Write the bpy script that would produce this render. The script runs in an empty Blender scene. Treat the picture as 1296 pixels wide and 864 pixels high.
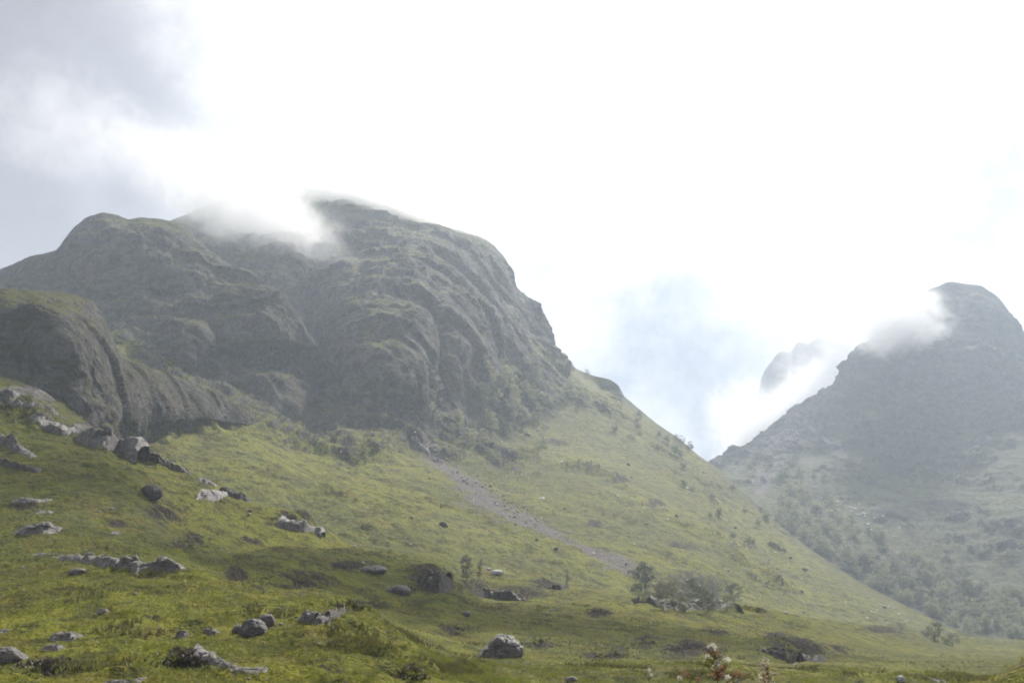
import bpy, math, random
import numpy as np
from mathutils import Vector, Matrix
from mathutils.bvhtree import BVHTree

S = bpy.context.scene
COL = S.collection
R = math.radians

# ------------------------------------------------------------------ camera, sky, sun, exposure
W0, H0, FPX = 1296.0, 864.0, 1300.0
PITCH = math.atan((740 - H0 / 2) / FPX)
cam_d = bpy.data.cameras.new('camera')
cam_d.sensor_width = 36.0
cam_d.lens = 36.0 * FPX / W0
cam_d.clip_start = 0.1
cam_d.clip_end = 30000
cam = bpy.data.objects.new('camera', cam_d)
COL.objects.link(cam)
cam.location = (0, 0, 0)
cam.rotation_euler = (math.pi / 2 + PITCH, 0, 0)
S.camera = cam

SUN_AZ, SUN_EL = R(24.0), R(43.0)           # azimuth to the right of straight ahead (+Y), height above the horizon
SUN_DIR = Vector((math.sin(SUN_AZ) * math.cos(SUN_EL), math.cos(SUN_AZ) * math.cos(SUN_EL), math.sin(SUN_EL)))
THIN_DIR = Vector((math.sin(R(5)) * math.cos(R(36)), math.cos(R(5)) * math.cos(R(36)), math.sin(R(36))))   # where the cloud cover is thinnest
sun_d = bpy.data.lights.new('sun', 'SUN')
sun_d.energy = 4.2
sun_d.angle = R(0.8)
sun_d.color = (1.0, 0.95, 0.87)
sun = bpy.data.objects.new('sun', sun_d)
COL.objects.link(sun)
sun.rotation_euler = (-SUN_DIR).to_track_quat('-Z', 'Y').to_euler()

S.view_settings.view_transform = 'Standard'
S.view_settings.look = 'None'
S.view_settings.gamma = 1.0
S.view_settings.use_curve_mapping = False
S.view_settings.exposure = 1.15

S.render.engine = 'CYCLES'
cy = S.cycles
cy.use_denoising = True
cy.use_adaptive_sampling = True
cy.adaptive_threshold = 0.02
cy.max_bounces = 6
cy.diffuse_bounces = 2
cy.glossy_bounces = 1
cy.transmission_bounces = 2
cy.transparent_max_bounces = 8
cy.volume_bounces = 3
cy.volume_step_rate = 0.35
cy.volume_max_steps = 256
cy.pixel_filter_type = 'BLACKMAN_HARRIS'
cy.filter_width = 1.8
cy.sample_clamp_indirect = 6.0


def ray(px, py):
    """world direction through a pixel of the 1296 x 864 frame (numpy friendly), scaled to unit depth along +Y"""
    x = (np.asarray(px, float) - W0 / 2) / FPX
    v = (H0 / 2 - np.asarray(py, float)) / FPX
    c, s = math.cos(PITCH), math.sin(PITCH)
    yy = c - v * s
    zz = s + v * c
    return x / yy, np.ones_like(x + yy), zz / yy


def pix(px, py, Y):
    dx, dy, dz = ray(px, py)
    return np.stack([dx * Y, dy * Y, dz * Y], -1)


class NT:
    """small node tree writer"""
    def __init__(self, tree):
        self.t = tree
        self.t.nodes.clear()

    def n(self, typ, **kw):
        nd = self.t.nodes.new(typ)
        for k, v in kw.items():
            if k.startswith('_'):
                setattr(nd, k[1:], v)
                continue
            k = k.replace('__', ' ')
            s = nd.inputs[int(k[1:])] if k[0] == 'i' and k[1:].isdigit() else nd.inputs[k]
            if isinstance(v, bpy.types.NodeSocket):
                self.t.links.new(v, s)
            else:
                s.default_value = v
        return nd

    def math(self, op, a, b=0.0, c=None, clamp=False):
        nd = self.t.nodes.new('ShaderNodeMath')
        nd.operation = op
        nd.use_clamp = clamp
        for i, v in enumerate((a, b, c)):
            if v is None:
                continue
            if isinstance(v, bpy.types.NodeSocket):
                self.t.links.new(v, nd.inputs[i])
            else:
                nd.inputs[i].default_value = v
        return nd.outputs[0]

    def mix(self, f, a, b, blend='MIX'):
        nd = self.t.nodes.new('ShaderNodeMix')
        nd.data_type = 'RGBA'
        nd.blend_type = blend
        for s, v in ((nd.inputs[0], f), (nd.inputs[6], a), (nd.inputs[7], b)):
            if isinstance(v, bpy.types.NodeSocket):
                self.t.links.new(v, s)
            else:
                s.default_value = v if s == nd.inputs[0] or len(v) == 4 else (*v, 1)
        return nd.outputs[2]

    def ramp(self, f, lo, hi):
        nd = self.t.nodes.new('ShaderNodeMapRange')
        nd.interpolation_type = 'SMOOTHSTEP'
        self.t.links.new(f, nd.inputs[0])
        nd.inputs[1].default_value = lo
        nd.inputs[2].default_value = hi
        return nd.outputs[0]

    def noise(self, vec, scale, detail=4.0, rough=0.55, dist=0.0):
        return self.n('ShaderNodeTexNoise', Vector=vec, Scale=scale, Detail=detail, Roughness=rough, Distortion=dist).outputs[0]

    def vdot(self, vec, d):
        nd = self.t.nodes.new('ShaderNodeVectorMath')
        nd.operation = 'DOT_PRODUCT'
        self.t.links.new(vec, nd.inputs[0])
        nd.inputs[1].default_value = d
        return nd.outputs['Value']


def make_world():
    w = bpy.data.worlds.new('World')
    S.world = w
    w.use_nodes = True
    g = NT(w.node_tree)
    tc = g.n('ShaderNodeTexCoord').outputs['Generated']
    sky = g.n('ShaderNodeTexSky', _sky_type='NISHITA', _sun_disc=False, _sun_elevation=SUN_EL, _sun_rotation=SUN_AZ).outputs[0]
    # broken cloud cover: direction warped by noise, thin where the sun stands behind it
    nz = g.n('ShaderNodeTexNoise', Vector=tc, Scale=4.2, Detail=8.0, Roughness=0.62)
    off = g.n('ShaderNodeVectorMath', _operation='SUBTRACT', i0=nz.outputs['Color'], i1=(0.5, 0.5, 0.5)).outputs[0]
    off = g.n('ShaderNodeVectorMath', _operation='SCALE', i0=off, Scale=0.42).outputs[0]
    d = g.n('ShaderNodeVectorMath', _operation='ADD', i0=tc, i1=off).outputs[0]
    d = g.n('ShaderNodeVectorMath', _operation='NORMALIZE', i0=d).outputs[0]
    fine = g.noise(tc, 9.0, 6.0, 0.62)
    thin = g.ramp(g.vdot(d, THIN_DIR), 0.84, 0.985)

    def patch(px, py, rad, soft):
        x, y, z = (float(a) for a in ray(px, py))
        v = Vector((x, y, z)).normalized()
        return g.ramp(g.vdot(d, v), math.cos(R(rad + soft)), math.cos(R(max(rad - soft, 0.0))))
    # grey cloud bank on the left, thin bluish cloud low in the middle and on the right
    grey = g.math('MULTIPLY', patch(-250, 170, 17, 9), 1.0)
    blue = g.math('MAXIMUM', g.math('MULTIPLY', patch(835, 525, 9.0, 4.5), 1.0), g.math('MULTIPLY', patch(1235, 235, 2.4, 2.4), 0.75))
    blue = g.math('MAXIMUM', blue, g.math('MULTIPLY', patch(1310, 330, 4.5, 4), 0.5))
    blue = g.math('MAXIMUM', blue, g.math('MULTIPLY', patch(640, 265, 0.6, 1.6), 0.35))
    blue = g.math('MULTIPLY', blue, g.n('ShaderNodeMapRange', i0=g.noise(tc, 7.0, 7.0, 0.65), i1=0.34, i2=0.58, i3=0.45, i4=1.0).outputs[0])
    puff = g.math('MAXIMUM', patch(110, 90, 2.6, 3.0), patch(190, 200, 3.0, 3.4))
    puff = g.math('MAXIMUM', puff, g.math('MULTIPLY', patch(10, 130, 2.0, 3.0), 0.6))
    puff = g.math('MULTIPLY', puff, g.ramp(fine, 0.3, 0.7))
    cloud = g.mix(thin, (0.36, 0.365, 0.38), (0.62, 0.61, 0.60))
    cloud = g.mix(blue, cloud, (0.06, 0.067, 0.105))
    cloud = g.mix(grey, cloud, (0.125, 0.11, 0.12))
    cloud = g.mix(g.math('MULTIPLY', puff, 0.75), cloud, (0.19, 0.187, 0.2))
    cover = g.n('ShaderNodeMapRange', i0=fine, i1=0.25, i2=0.75, i3=0.78, i4=1.18).outputs[0]
    cloud = g.n('ShaderNodeVectorMath', _operation='SCALE', i0=cloud, Scale=cover).outputs[0]
    b1 = g.n('ShaderNodeBackground', Color=sky, Strength=0.05).outputs[0]
    b2 = g.n('ShaderNodeBackground', Color=cloud, Strength=1.0).outputs[0]
    m = g.n('ShaderNodeMixShader', i0=0.9, i1=b1, i2=b2).outputs[0]
    g.n('ShaderNodeOutputWorld', Surface=m)


make_world()

# ------------------------------------------------------------------ noise
_rng = np.random.default_rng(7)
_PERM = np.tile(_rng.permutation(256).astype(np.int32), 3)
_G = _rng.normal(size=(256, 3))
_G /= np.linalg.norm(_G, axis=1)[:, None]
_G = _G.astype(np.float32)


def perlin(P):
    P = np.asarray(P, np.float32)
    i = np.floor(P).astype(np.int32)
    f = P - i
    i &= 255
    u = f * f * f * (f * (f * 6 - 15) + 10)
    out = 0
    for dx in (0, 1):
        wx = u[:, 0] if dx else 1 - u[:, 0]
        a = _PERM[i[:, 0] + dx]
        for dy in (0, 1):
            wy = wx * (u[:, 1] if dy else 1 - u[:, 1])
            b = _PERM[a + i[:, 1] + dy]
            for dz in (0, 1):
                w = wy * (u[:, 2] if dz else 1 - u[:, 2])
                g = _G[_PERM[b + i[:, 2] + dz]]
                out = out + w * (g[:, 0] * (f[:, 0] - dx) + g[:, 1] * (f[:, 1] - dy) + g[:, 2] * (f[:, 2] - dz))
    return out * 1.5


def fbm(P, octv=4, gain=0.5, lac=2.03, ridged=False):
    P = np.asarray(P, np.float32)
    a, s, t = 1.0, 0.0, 0.0
    for k in range(octv):
        n = perlin(P + k * 17.3)
        if ridged:
            n = 1 - 2 * np.abs(n)
        s = s + a * n
        t += a
        a *= gain
        P = P * lac
    return s / t


def sstep(x, a, b):
    t = np.clip((x - a) / (b - a), 0, 1)
    return t * t * (3 - 2 * t)


def cell_offset(P, s, seed):
    """blocky offsets: every jointed block of the rock stands a little in or out"""
    q = P / s + 0.35 * np.stack([fbm(P / s * 0.9 + seed + k * 9, 2) for k in range(3)], -1)
    i = np.floor(q).astype(np.int64)
    h = (i[:, 0] * 73856093 ^ i[:, 1] * 19349663 ^ i[:, 2] * 83492791 ^ (seed * 7919)) & 0xFFFF
    f = q - i
    edge = np.min(np.minimum(f, 1 - f), 1)
    return h / 65535.0 - 0.5, edge


# ------------------------------------------------------------------ materials
def new_mat(name):
    m = bpy.data.materials.new(name)
    m.use_nodes = True
    return m, NT(m.node_tree)


def hill_material(name, grass_a, grass_b, heath_and_shade, rock_a, rock_b, s=1.0, bump=1.0):
    """turf, heather, painted shade and bare rock; which one grows where comes from the slope attributes of the mesh"""
    m, g = new_mat(name)
    P = g.n('ShaderNodeTexCoord').outputs['Object']
    at = lambda a: g.n('ShaderNodeAttribute', _attribute_name=a).outputs['Fac']
    big = g.noise(P, 0.018 * s, 5, 0.6)
    mid = g.noise(P, 0.11 * s, 5, 0.65)
    fine = g.noise(P, 0.9 * s, 5, 0.7)
    tuss = g.noise(P, 3.2 * s, 3, 0.6)
    big2 = g.noise(g.n('ShaderNodeMapping', Vector=P, Location=(31, 7, 3)).outputs[0], 0.034 * s, 6, 0.68, 0.4)
    mid2 = g.noise(g.n('ShaderNodeMapping', Vector=P, Location=(11, 57, 13), Scale=(1, 0.8, 1.6)).outputs[0], 0.27 * s, 5, 0.7)
    turf = g.mix(g.ramp(big, 0.4, 0.6), grass_a, grass_b)
    turf = g.mix(g.math('MULTIPLY', g.ramp(big2, 0.52, 0.66), 0.55), turf, tuple(0.5 * (c + k) for c, k in zip((0.085, 0.09, 0.06), grass_b)))
    turf = g.mix(g.math('MULTIPLY', g.ramp(mid, 0.45, 0.63), 0.65), turf, (0.088, 0.068, 0.014))
    turf = g.mix(g.math('MULTIPLY', g.ramp(mid2, 0.47, 0.62), 0.85), turf, tuple(c * 0.45 for c in grass_b))
    turf = g.mix(g.math('MULTIPLY', g.ramp(g.math('SUBTRACT', 1.0, mid2), 0.54, 0.7), 0.5), turf, tuple(c * k for c, k in zip(grass_a, (1.45, 1.28, 1.2))))
    turf = g.mix(g.math('MULTIPLY', g.ramp(fine, 0.5, 0.68), 0.55), turf, tuple(c * k for c, k in zip(grass_a, (1.5, 1.3, 1.2))))
    turf = g.mix(g.math('MULTIPLY', g.ramp(tuss, 0.5, 0.7), 0.6), turf, tuple(c * 0.35 for c in grass_b))
    turf = g.mix(g.math('MULTIPLY', at('moor'), g.math('MULTIPLY', g.ramp(big2, 0.30, 0.5), 0.8)), turf, g.mix(mid, tuple(c * k for c, k in zip(grass_b, (0.78, 0.85, 1.4))), (0.06, 0.048, 0.027)))
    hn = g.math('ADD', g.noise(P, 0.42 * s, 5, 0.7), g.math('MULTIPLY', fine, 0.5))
    hm = g.ramp(g.math('ADD', at('heath_and_shade'), g.math('MULTIPLY', g.math('SUBTRACT', hn, 0.75), 2.2)), 0.38, 0.72)
    turf = g.mix(hm, turf, g.mix(fine, heath_and_shade, tuple(c * 0.5 for c in heath_and_shade)))
    # rock: mapped with a vertical stretch so it reads as weathered faces
    mp = g.n('ShaderNodeMapping', Vector=P, Rotation=(0.25, 0.35, 0.0), Scale=(1, 1, 0.85)).outputs[0]
    r1 = g.noise(mp, 0.22 * s, 7, 0.68, 0.6)
    r2 = g.noise(mp, 1.6 * s, 5, 0.7)
    r3 = g.noise(mp, 0.75 * s, 6, 0.72)
    rock = g.mix(g.ramp(r1, 0.4, 0.6), rock_a, rock_b)
    rock = g.mix(g.math('MULTIPLY', g.ramp(r3, 0.5, 0.62), 0.6), rock, tuple(c * 0.55 for c in rock_a))
    rock = g.mix(g.math('MULTIPLY', g.ramp(g.noise(P, 0.3 * s, 6, 0.7), 0.48, 0.62), 0.65), rock, tuple(c * 0.62 for c in grass_b))
    rock = g.mix(g.math('MULTIPLY', g.ramp(r2, 0.55, 0.75), 0.55), rock, tuple(min(1, c * 1.9) for c in rock_b))
    rock = g.mix(g.math('MULTIPLY', g.ramp(g.noise(P, 0.05 * s, 4, 0.6), 0.55, 0.7), 0.35), rock, (0.10, 0.06, 0.04))
    rm = g.ramp(g.math('ADD', at('rock'), g.math('MULTIPLY', g.math('SUBTRACT', r1, 0.5), 0.9)), 0.42, 0.58)
    col = g.mix(rm, turf, rock)
    sm = g.ramp(g.math('ADD', at('scree'), g.math('MULTIPLY', g.math('SUBTRACT', hn, 0.75), 3.2)), 0.42, 0.72)
    col = g.mix(sm, col, g.mix(g.ramp(r2, 0.4, 0.7), (0.078, 0.066, 0.062), (0.18, 0.158, 0.153)))
    h = g.math('ADD', g.math('ADD', g.math('MULTIPLY', mid2, 1.6), g.math('MULTIPLY', fine, 1.0)), g.math('MULTIPLY', tuss, 0.28))
    h2 = g.math('ADD', g.math('ADD', g.math('MULTIPLY', r1, 3.0), g.math('MULTIPLY', r3, 1.6)), g.math('MULTIPLY', r2, 0.7))
    hh = g.math('ADD', g.math('MULTIPLY', h, g.math('SUBTRACT', 1.0, rm)), g.math('MULTIPLY', h2, rm))
    bp = g.n('ShaderNodeBump', Strength=1.0 * bump, Distance=1.0 / s, Height=hh).outputs[0]
    bs = g.n('ShaderNodeBsdfPrincipled', Base__Color=col, Roughness=0.85, Normal=bp)
    bs.inputs['Specular IOR Level'].default_value = 0.06
    g.n('ShaderNodeOutputMaterial', Surface=bs.outputs[0])
    return m


GA, GB = (0.124, 0.128, 0.008), (0.066, 0.076, 0.006)
HEATH = (0.036, 0.025, 0.015)
M_meadow = hill_material('meadow_turf', GA, GB, HEATH, (0.085, 0.075, 0.07), (0.20, 0.185, 0.18), 1.0, 1.0)
M_slope = hill_material('slope_turf_and_rock', (0.146, 0.15, 0.014), (0.078, 0.088, 0.011), (0.036, 0.028, 0.016), (0.04, 0.036, 0.034), (0.11, 0.1, 0.096), 0.55, 1.0)
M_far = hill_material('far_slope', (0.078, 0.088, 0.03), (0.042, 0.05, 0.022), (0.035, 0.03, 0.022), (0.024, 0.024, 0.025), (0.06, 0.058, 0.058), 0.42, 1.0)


def rock_material(name, dark, light, scale):
    m, g = new_mat(name)
    P = g.n('ShaderNodeTexCoord').outputs['Object']
    geo = g.n('ShaderNodeNewGeometry')
    n1 = g.noise(P, 1.1 * scale, 8, 0.7, 0.4)
    n2 = g.noise(P, 5.0 * scale, 6, 0.7)
    mp = g.n('ShaderNodeMapping', Vector=P, Rotation=(0.5, 0.2, 0), Scale=(0.6, 0.6, 3.2)).outputs[0]
    n3 = g.noise(mp, 1.5 * scale, 5, 0.65)
    c = g.mix(g.ramp(n1, 0.35, 0.65), dark, light)
    c = g.mix(g.math('MULTIPLY', g.ramp(n3, 0.5, 0.62), 0.55), c, tuple(x * 0.6 for x in dark))
    c = g.mix(g.math('MULTIPLY', g.ramp(n2, 0.55, 0.72), 0.6), c, tuple(min(.6, x * 1.5) for x in light))
    # moss and turf settle on flat ledges
    nz = g.n('ShaderNodeSeparateXYZ', Vector=geo.outputs['Normal']).outputs[2]
    moss = g.math('MULTIPLY', g.ramp(nz, 0.35, 0.9), g.ramp(g.noise(P, 0.9 * scale, 6, 0.65), 0.46, 0.58))
    c = g.mix(g.math('MULTIPLY', moss, 0.5), c, (0.06, 0.07, 0.02))
    hh = g.math('ADD', g.math('ADD', n1, g.math('MULTIPLY', n2, 0.3)), g.math('MULTIPLY', n3, 0.5))
    bp = g.n('ShaderNodeBump', Strength=1.0, Distance=0.6 / scale, Height=hh).outputs[0]
    bs = g.n('ShaderNodeBsdfPrincipled', Base__Color=c, Roughness=0.5, Normal=bp)
    bs.inputs['Specular IOR Level'].default_value = 0.3 if light[0] > 0.1 else 0.12
    g.n('ShaderNodeOutputMaterial', Surface=bs.outputs[0])
    return m


M_rock_pale = rock_material('pale_weathered_rock', (0.085, 0.07, 0.067), (0.25, 0.222, 0.215), 1.0)
M_rock_grey = rock_material('grey_rock', (0.05, 0.04, 0.038), (0.165, 0.142, 0.138), 1.0)
M_rock_dark = rock_material('dark_peaty_rock', (0.028, 0.021, 0.017), (0.075, 0.06, 0.052), 1.0)
M_quartz = rock_material('white_stone', (0.3, 0.29, 0.28), (0.55, 0.53, 0.52), 1.0)


def leaf_material(name, a, b, trans=0.35):
    m, g = new_mat(name)
    inf = g.n('ShaderNodeObjectInfo').outputs['Random']
    P = g.n('ShaderNodeTexCoord').outputs['Object']
    n = g.noise(P, 1.2, 3, 0.6)
    c = g.mix(g.ramp(n, 0.3, 0.7), a, b)
    hs = g.n('ShaderNodeHueSaturation', Color=c, Value=g.n('ShaderNodeMapRange', i0=inf, i3=0.72, i4=1.3).outputs[0]).outputs[0]
    d = g.n('ShaderNodeBsdfDiffuse', Color=hs).outputs[0]
    t = g.n('ShaderNodeBsdfTranslucent', Color=hs).outputs[0]
    gl = g.n('ShaderNodeBsdfGlossy', Color=(0.5, 0.5, 0.5, 1), Roughness=0.45).outputs[0]
    mx = g.n('ShaderNodeMixShader', i0=trans, i1=d, i2=t).outputs[0]
    mx = g.n('ShaderNodeMixShader', i0=0.06, i1=mx, i2=gl).outputs[0]
    g.n('ShaderNodeOutputMaterial', Surface=mx)
    return m


def plain(name, c, rough=0.8):
    m, g = new_mat(name)
    P = g.n('ShaderNodeTexCoord').outputs['Object']
    n = g.noise(P, 6.0, 4, 0.6)
    cc = g.mix(n, tuple(x * 0.6 for x in c), tuple(min(1, x * 1.35) for x in c))
    bs = g.n('ShaderNodeBsdfPrincipled', Base__Color=cc, Roughness=rough)
    g.n('ShaderNodeOutputMaterial', Surface=bs.outputs[0])
    return m


M_birch = leaf_material('birch_leaves', (0.16, 0.165, 0.085), (0.26, 0.26, 0.16), 0.5)
M_birch_dark = leaf_material('dark_leaves', (0.055, 0.066, 0.026), (0.095, 0.1, 0.048), 0.45)
M_bark = plain('bark', (0.12, 0.10, 0.085))
M_grass = leaf_material('grass_blades', (0.10, 0.118, 0.012), (0.15, 0.15, 0.02), 0.5)
M_rush = leaf_material('rush_blades', (0.07, 0.07, 0.016), (0.12, 0.1, 0.03), 0.4)
M_heather = leaf_material('heather_sprigs', (0.03, 0.022, 0.012), (0.055, 0.042, 0.02), 0.25)
M_stem = plain('weed_stem', (0.14, 0.12, 0.05))
M_weed_leaf = leaf_material('weed_leaves', (0.12, 0.13, 0.035), (0.18, 0.15, 0.05), 0.5)
M_brown_leaf = leaf_material('withered_leaves', (0.16, 0.085, 0.05), (0.24, 0.14, 0.08), 0.5)
M_fluff = leaf_material('seed_fluff', (0.38, 0.35, 0.31), (0.55, 0.52, 0.47), 0.5)


# ------------------------------------------------------------------ object helpers
def tag(o, label=None, cat=None, group=None, kind=None):
    if label:
        o['label'] = label
    if cat:
        o['category'] = cat
    if group:
        o['group'] = group
    if kind:
        o['kind'] = kind
    return o


def link(o, parent=None):
    COL.objects.link(o)
    if parent is not None:
        o.parent = parent
    return o


def mesh_np(name, V, F, mat, smooth=True, attrs=None, mats=None, midx=None):
    """mesh from numpy vertices and equal-sized faces"""
    me = bpy.data.meshes.new(name)
    V = np.asarray(V, np.float32)
    F = np.asarray(F, np.int32)
    n, k = F.shape
    me.vertices.add(len(V))
    me.vertices.foreach_set('co', V.ravel())
    me.loops.add(n * k)
    me.loops.foreach_set('vertex_index', F.ravel())
    me.polygons.add(n)
    me.polygons.foreach_set('loop_start', np.arange(0, n * k, k, dtype=np.int32))
    if smooth:
        me.polygons.foreach_set('use_smooth', np.ones(n, bool))
    for mm in (mats or [mat]):
        me.materials.append(mm)
    if midx is not None:
        me.polygons.foreach_set('material_index', np.asarray(midx, np.int32))
    for a, v in (attrs or {}).items():
        at = me.attributes.new(a, 'FLOAT', 'POINT')
        at.data.foreach_set('value', np.asarray(v, np.float32).ravel())
    me.update(calc_edges=True)
    me.validate()
    return me


def grid_faces(nr, nc):
    r, c = np.meshgrid(np.arange(nr - 1), np.arange(nc - 1), indexing='ij')
    a = (r * nc + c).ravel()
    return np.stack([a, a + 1, a + nc + 1, a + nc], -1)


def smooth1(a, k, axis):
    for _ in range(k):
        p = np.concatenate([a.take([0], axis), a, a.take([-1], axis)], axis)
        n = a.shape[axis]
        a = 0.25 * p.take(range(0, n), axis) + 0.5 * p.take(range(1, n + 1), axis) + 0.25 * p.take(range(2, n + 2), axis)
    return a


def gauss_cols(a, cols, sig):
    u = np.arange(cols[0], cols[-1] + 1, 1.0)
    v = np.interp(u, cols, a)
    r = int(sig * 3) + 1
    k = np.exp(-0.5 * (np.arange(-r, r + 1) / sig) ** 2)
    k /= k.sum()
    # reflect about the ends so that slopes are kept there
    lo = 2 * v[0] - v[1:r + 1][::-1]
    hi = 2 * v[-1] - v[-r - 1:-1][::-1]
    return np.interp(cols, u, np.convolve(np.concatenate([lo, v, hi]), k, 'valid'))


# ------------------------------------------------------------------ terrain
BVH = {}


def curve(pts, cols, rock=0.0):
    a = np.array([(p + (rock,))[:4] if len(p) == 3 else p for p in pts], float)
    return np.stack([np.interp(cols, a[:, 0], a[:, k]) for k in (1, 2, 3)], -1)   # py, Y, rock


def terrain(name, curves, mat, px0, px1, dpx, drow, back, amps, bumps=(), heath_and_shade_spots=(), screes=(), rocks=(), crest_soft=5, tuss=0.0, edge=None, gully=0.3, jointed=0.085, ledge=0.22):
    """hillside through feature lines given as (frame column, frame row, depth, rockiness); back = drops behind the crest"""
    cols = np.concatenate([np.linspace(px0, -20, max(2, int((-20 - px0) / (4 * dpx)))) if px0 < -25 else [],
                           np.arange(max(px0, -18), min(px1, 1315), dpx),
                           np.linspace(1318, px1, max(2, int((px1 - 1318) / (4 * dpx)))) if px1 > 1325 else []])
    C = np.stack([curve(p, cols, r) for p, r in curves])            # K, n, 3
    last = C[-1, :, 0].copy()
    sg = lambda a, px_: gauss_cols(a, cols, px_)
    for k in range(len(C)):
        C[k, :, 0] = sg(C[k, :, 0], 14 if k < len(C) - 1 else 2.0 * crest_soft / 3)
        C[k, :, 1] = sg(C[k, :, 1], 30)
        C[k, :, 2] = sg(C[k, :, 2], 30)
    rows = []
    for k in range(len(C) - 1):
        span = np.percentile(np.abs(C[k + 1, :, 0] - C[k, :, 0]), 92)
        n = max(6, int(span / drow))
        t = np.arange(n) / n
        A, B = C[k], C[k + 1]
        # monotone cubic between feature lines
        d = B - A
        d0 = C[k] - C[k - 1] if k > 0 else d
        d2 = C[k + 2] - C[k + 1] if k + 2 < len(C) else d

        def tang(p, q):
            return np.where(p * q > 0, 2 * p * q / (p + q + 1e-9 * np.sign(p + q + 1e-12)), 0.0)
        ma, mb = tang(d0, d), tang(d, d2)
        for s in t:
            h1, h2, h3, h4 = 2*s**3-3*s**2+1, s**3-2*s**2+s, -2*s**3+3*s**2, s**3-s**2
            rows.append(h1 * A + h2 * ma + h3 * B + h4 * mb)
    rows.append(C[-1])
    G = np.array(rows)                                               # nr, nc, 3
    py, Y, rk = G[..., 0], G[..., 1], G[..., 2]
    px = np.broadcast_to(cols, py.shape)
    for (bx, by, rx, ry, am) in bumps:                               # buttresses (+) and gullies (-)
        Y = Y - am * np.exp(-((px - bx) / rx) ** 2 - ((py - by) / ry) ** 2)
    P = pix(px, py, Y)
    nvis = len(P)
    top = P[-1]
    extra, er = [], []
    for j, (by, bz) in enumerate(back):
        for q in (0.34, 0.67, 1.0):
            y0, z0 = (0, 0) if j == 0 else back[j - 1]
            yy, zz = y0 + (by - y0) * q, z0 + (bz - z0) * q
            e = top.copy()
            sc = (top[:, 1] + yy) / top[:, 1]
            e[:, 0] *= sc
            e[:, 1] += yy
            e[:, 2] += zz
            extra.append(e)
            er.append(rk[-1])
    P = np.concatenate([P, np.array(extra)]) if extra else P
    rk = np.concatenate([rk, np.array(er)]) if extra else rk
    nr, nc = P.shape[:2]
    pad = nr - nvis
    pxx = np.concatenate([px, np.repeat(px[-1:], pad, 0)])
    pyy = np.concatenate([py, np.repeat(py[-1:] - 500, pad, 0)])

    def normals(P):
        du = np.gradient(P, axis=1)
        dv = np.gradient(P, axis=0)
        n = np.cross(du, dv)
        n /= np.linalg.norm(n, axis=-1, keepdims=True) + 1e-9
        return n * np.sign(n[..., 2:3] + 1e-9)
    N = normals(P)
    f = P.reshape(-1, 3)
    sh = (nr, nc)
    fade = np.ones(nr)
    fade[:nvis] = 0.2 + 0.8 * sstep(np.arange(nvis)[::-1], 0, 26)
    fade[nvis:] = 0.2
    fade = fade[:, None] * np.ones(sh)
    if edge is not None:
        q = 0.08 + 0.92 * sstep(pyy - last[None], 2, 34)
        q[nvis:] = 0.1
        fade = np.where(pxx > edge, fade * q, fade)
    a_soft, s_soft, a_crag, s_crag = amps
    soft = fbm(f / s_soft, 4).reshape(sh)
    crag = fbm(f * np.array([1, 1, 0.6]) / s_crag + 5, 6, 0.55, ridged=True).reshape(sh)
    crag2 = fbm(f * np.array([1, 1, 0.85]) / (s_crag * 0.33) + 11, 4, 0.55).reshape(sh)
    but = fbm(f / (s_crag * 2.6) + 131, 3, ridged=True).reshape(sh)
    calm = sstep(fbm(f / (s_crag * 1.5) + 151, 3).reshape(sh), -0.25, 0.3)
    cr3 = fbm(f * np.array([1, 1, 1.0]) / (s_crag * 0.14) + 171, 4, 0.6, ridged=True).reshape(sh)
    cb, ce = cell_offset(f * np.array([1, 1, 0.7]), s_crag * 0.30, 5)
    cb2, ce2 = cell_offset(f * np.array([1, 1, 1.5]) + 40, s_crag * 0.12, 9)
    joint = (cb * 1.0 + cb2 * 0.45).reshape(sh)
    gul = fbm(f * np.array([1, 1, 0.16]) / (s_crag * 0.4) + 211, 4, 0.55, ridged=True).reshape(sh)
    # ledges: the rock steps up in benches
    zz = P[..., 2] + 0.22 * P[..., 0] + s_crag * (0.9 * soft + 0.5 * fbm(f / (s_crag * 2.2) + 77, 4).reshape(sh))
    step = s_crag * 0.42
    ph = zz / step
    led = (np.floor(ph) + sstep(ph - np.floor(ph), 0.55, 1.0) - ph)
    rmask = sstep(rk + 0.75 * fbm(f / (s_crag * 1.3) + 31, 6, 0.62).reshape(sh), 0.14, 0.58)
    disp = a_soft * soft + rmask * (a_crag * (but * 1.0 + (crag * 0.26 + crag2 * 0.24) * (0.25 + 0.75 * calm) - gully * gul + 0.14 * cr3) + jointed * s_crag * joint + ledge * step * led * sstep(fbm(f / (s_crag * 1.3) + 91, 3).reshape(sh), -0.1, 0.35))
    P = P + N * (disp * fade)[..., None]
    hm = np.zeros(sh)
    f = P.reshape(-1, 3)
    for (hx, hy, rx, ry, rise) in heath_and_shade_spots:
        u, v = (pxx - hx) / rx, (pyy - hy) / ry
        q = np.exp(-(u * u + v * v))
        hm = np.maximum(hm, 0.85 * np.exp(-(u * u + v * v) * 0.9))
        P[..., 2] += rise * q * np.clip(-v * 1.6, -1.0, 1.0)
    if len(heath_and_shade_spots):
        if tuss:
            hm = np.maximum(hm, 0.62 * sstep(fbm(f * np.array([1, 0.7, 1]) / (tuss[1] * 5.0) + 301, 5, 0.6).reshape(sh), 0.16, 0.5) * (1 - rmask))
        hm = np.clip(hm * (0.9 + 1.5 * fbm(f / 7.0 + 23, 4).reshape(sh)), 0, 1)
        lump = fbm(f / 1.6 + 3, 4, 0.6).reshape(sh)
        P[..., 2] += hm * 0.55 * lump
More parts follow.
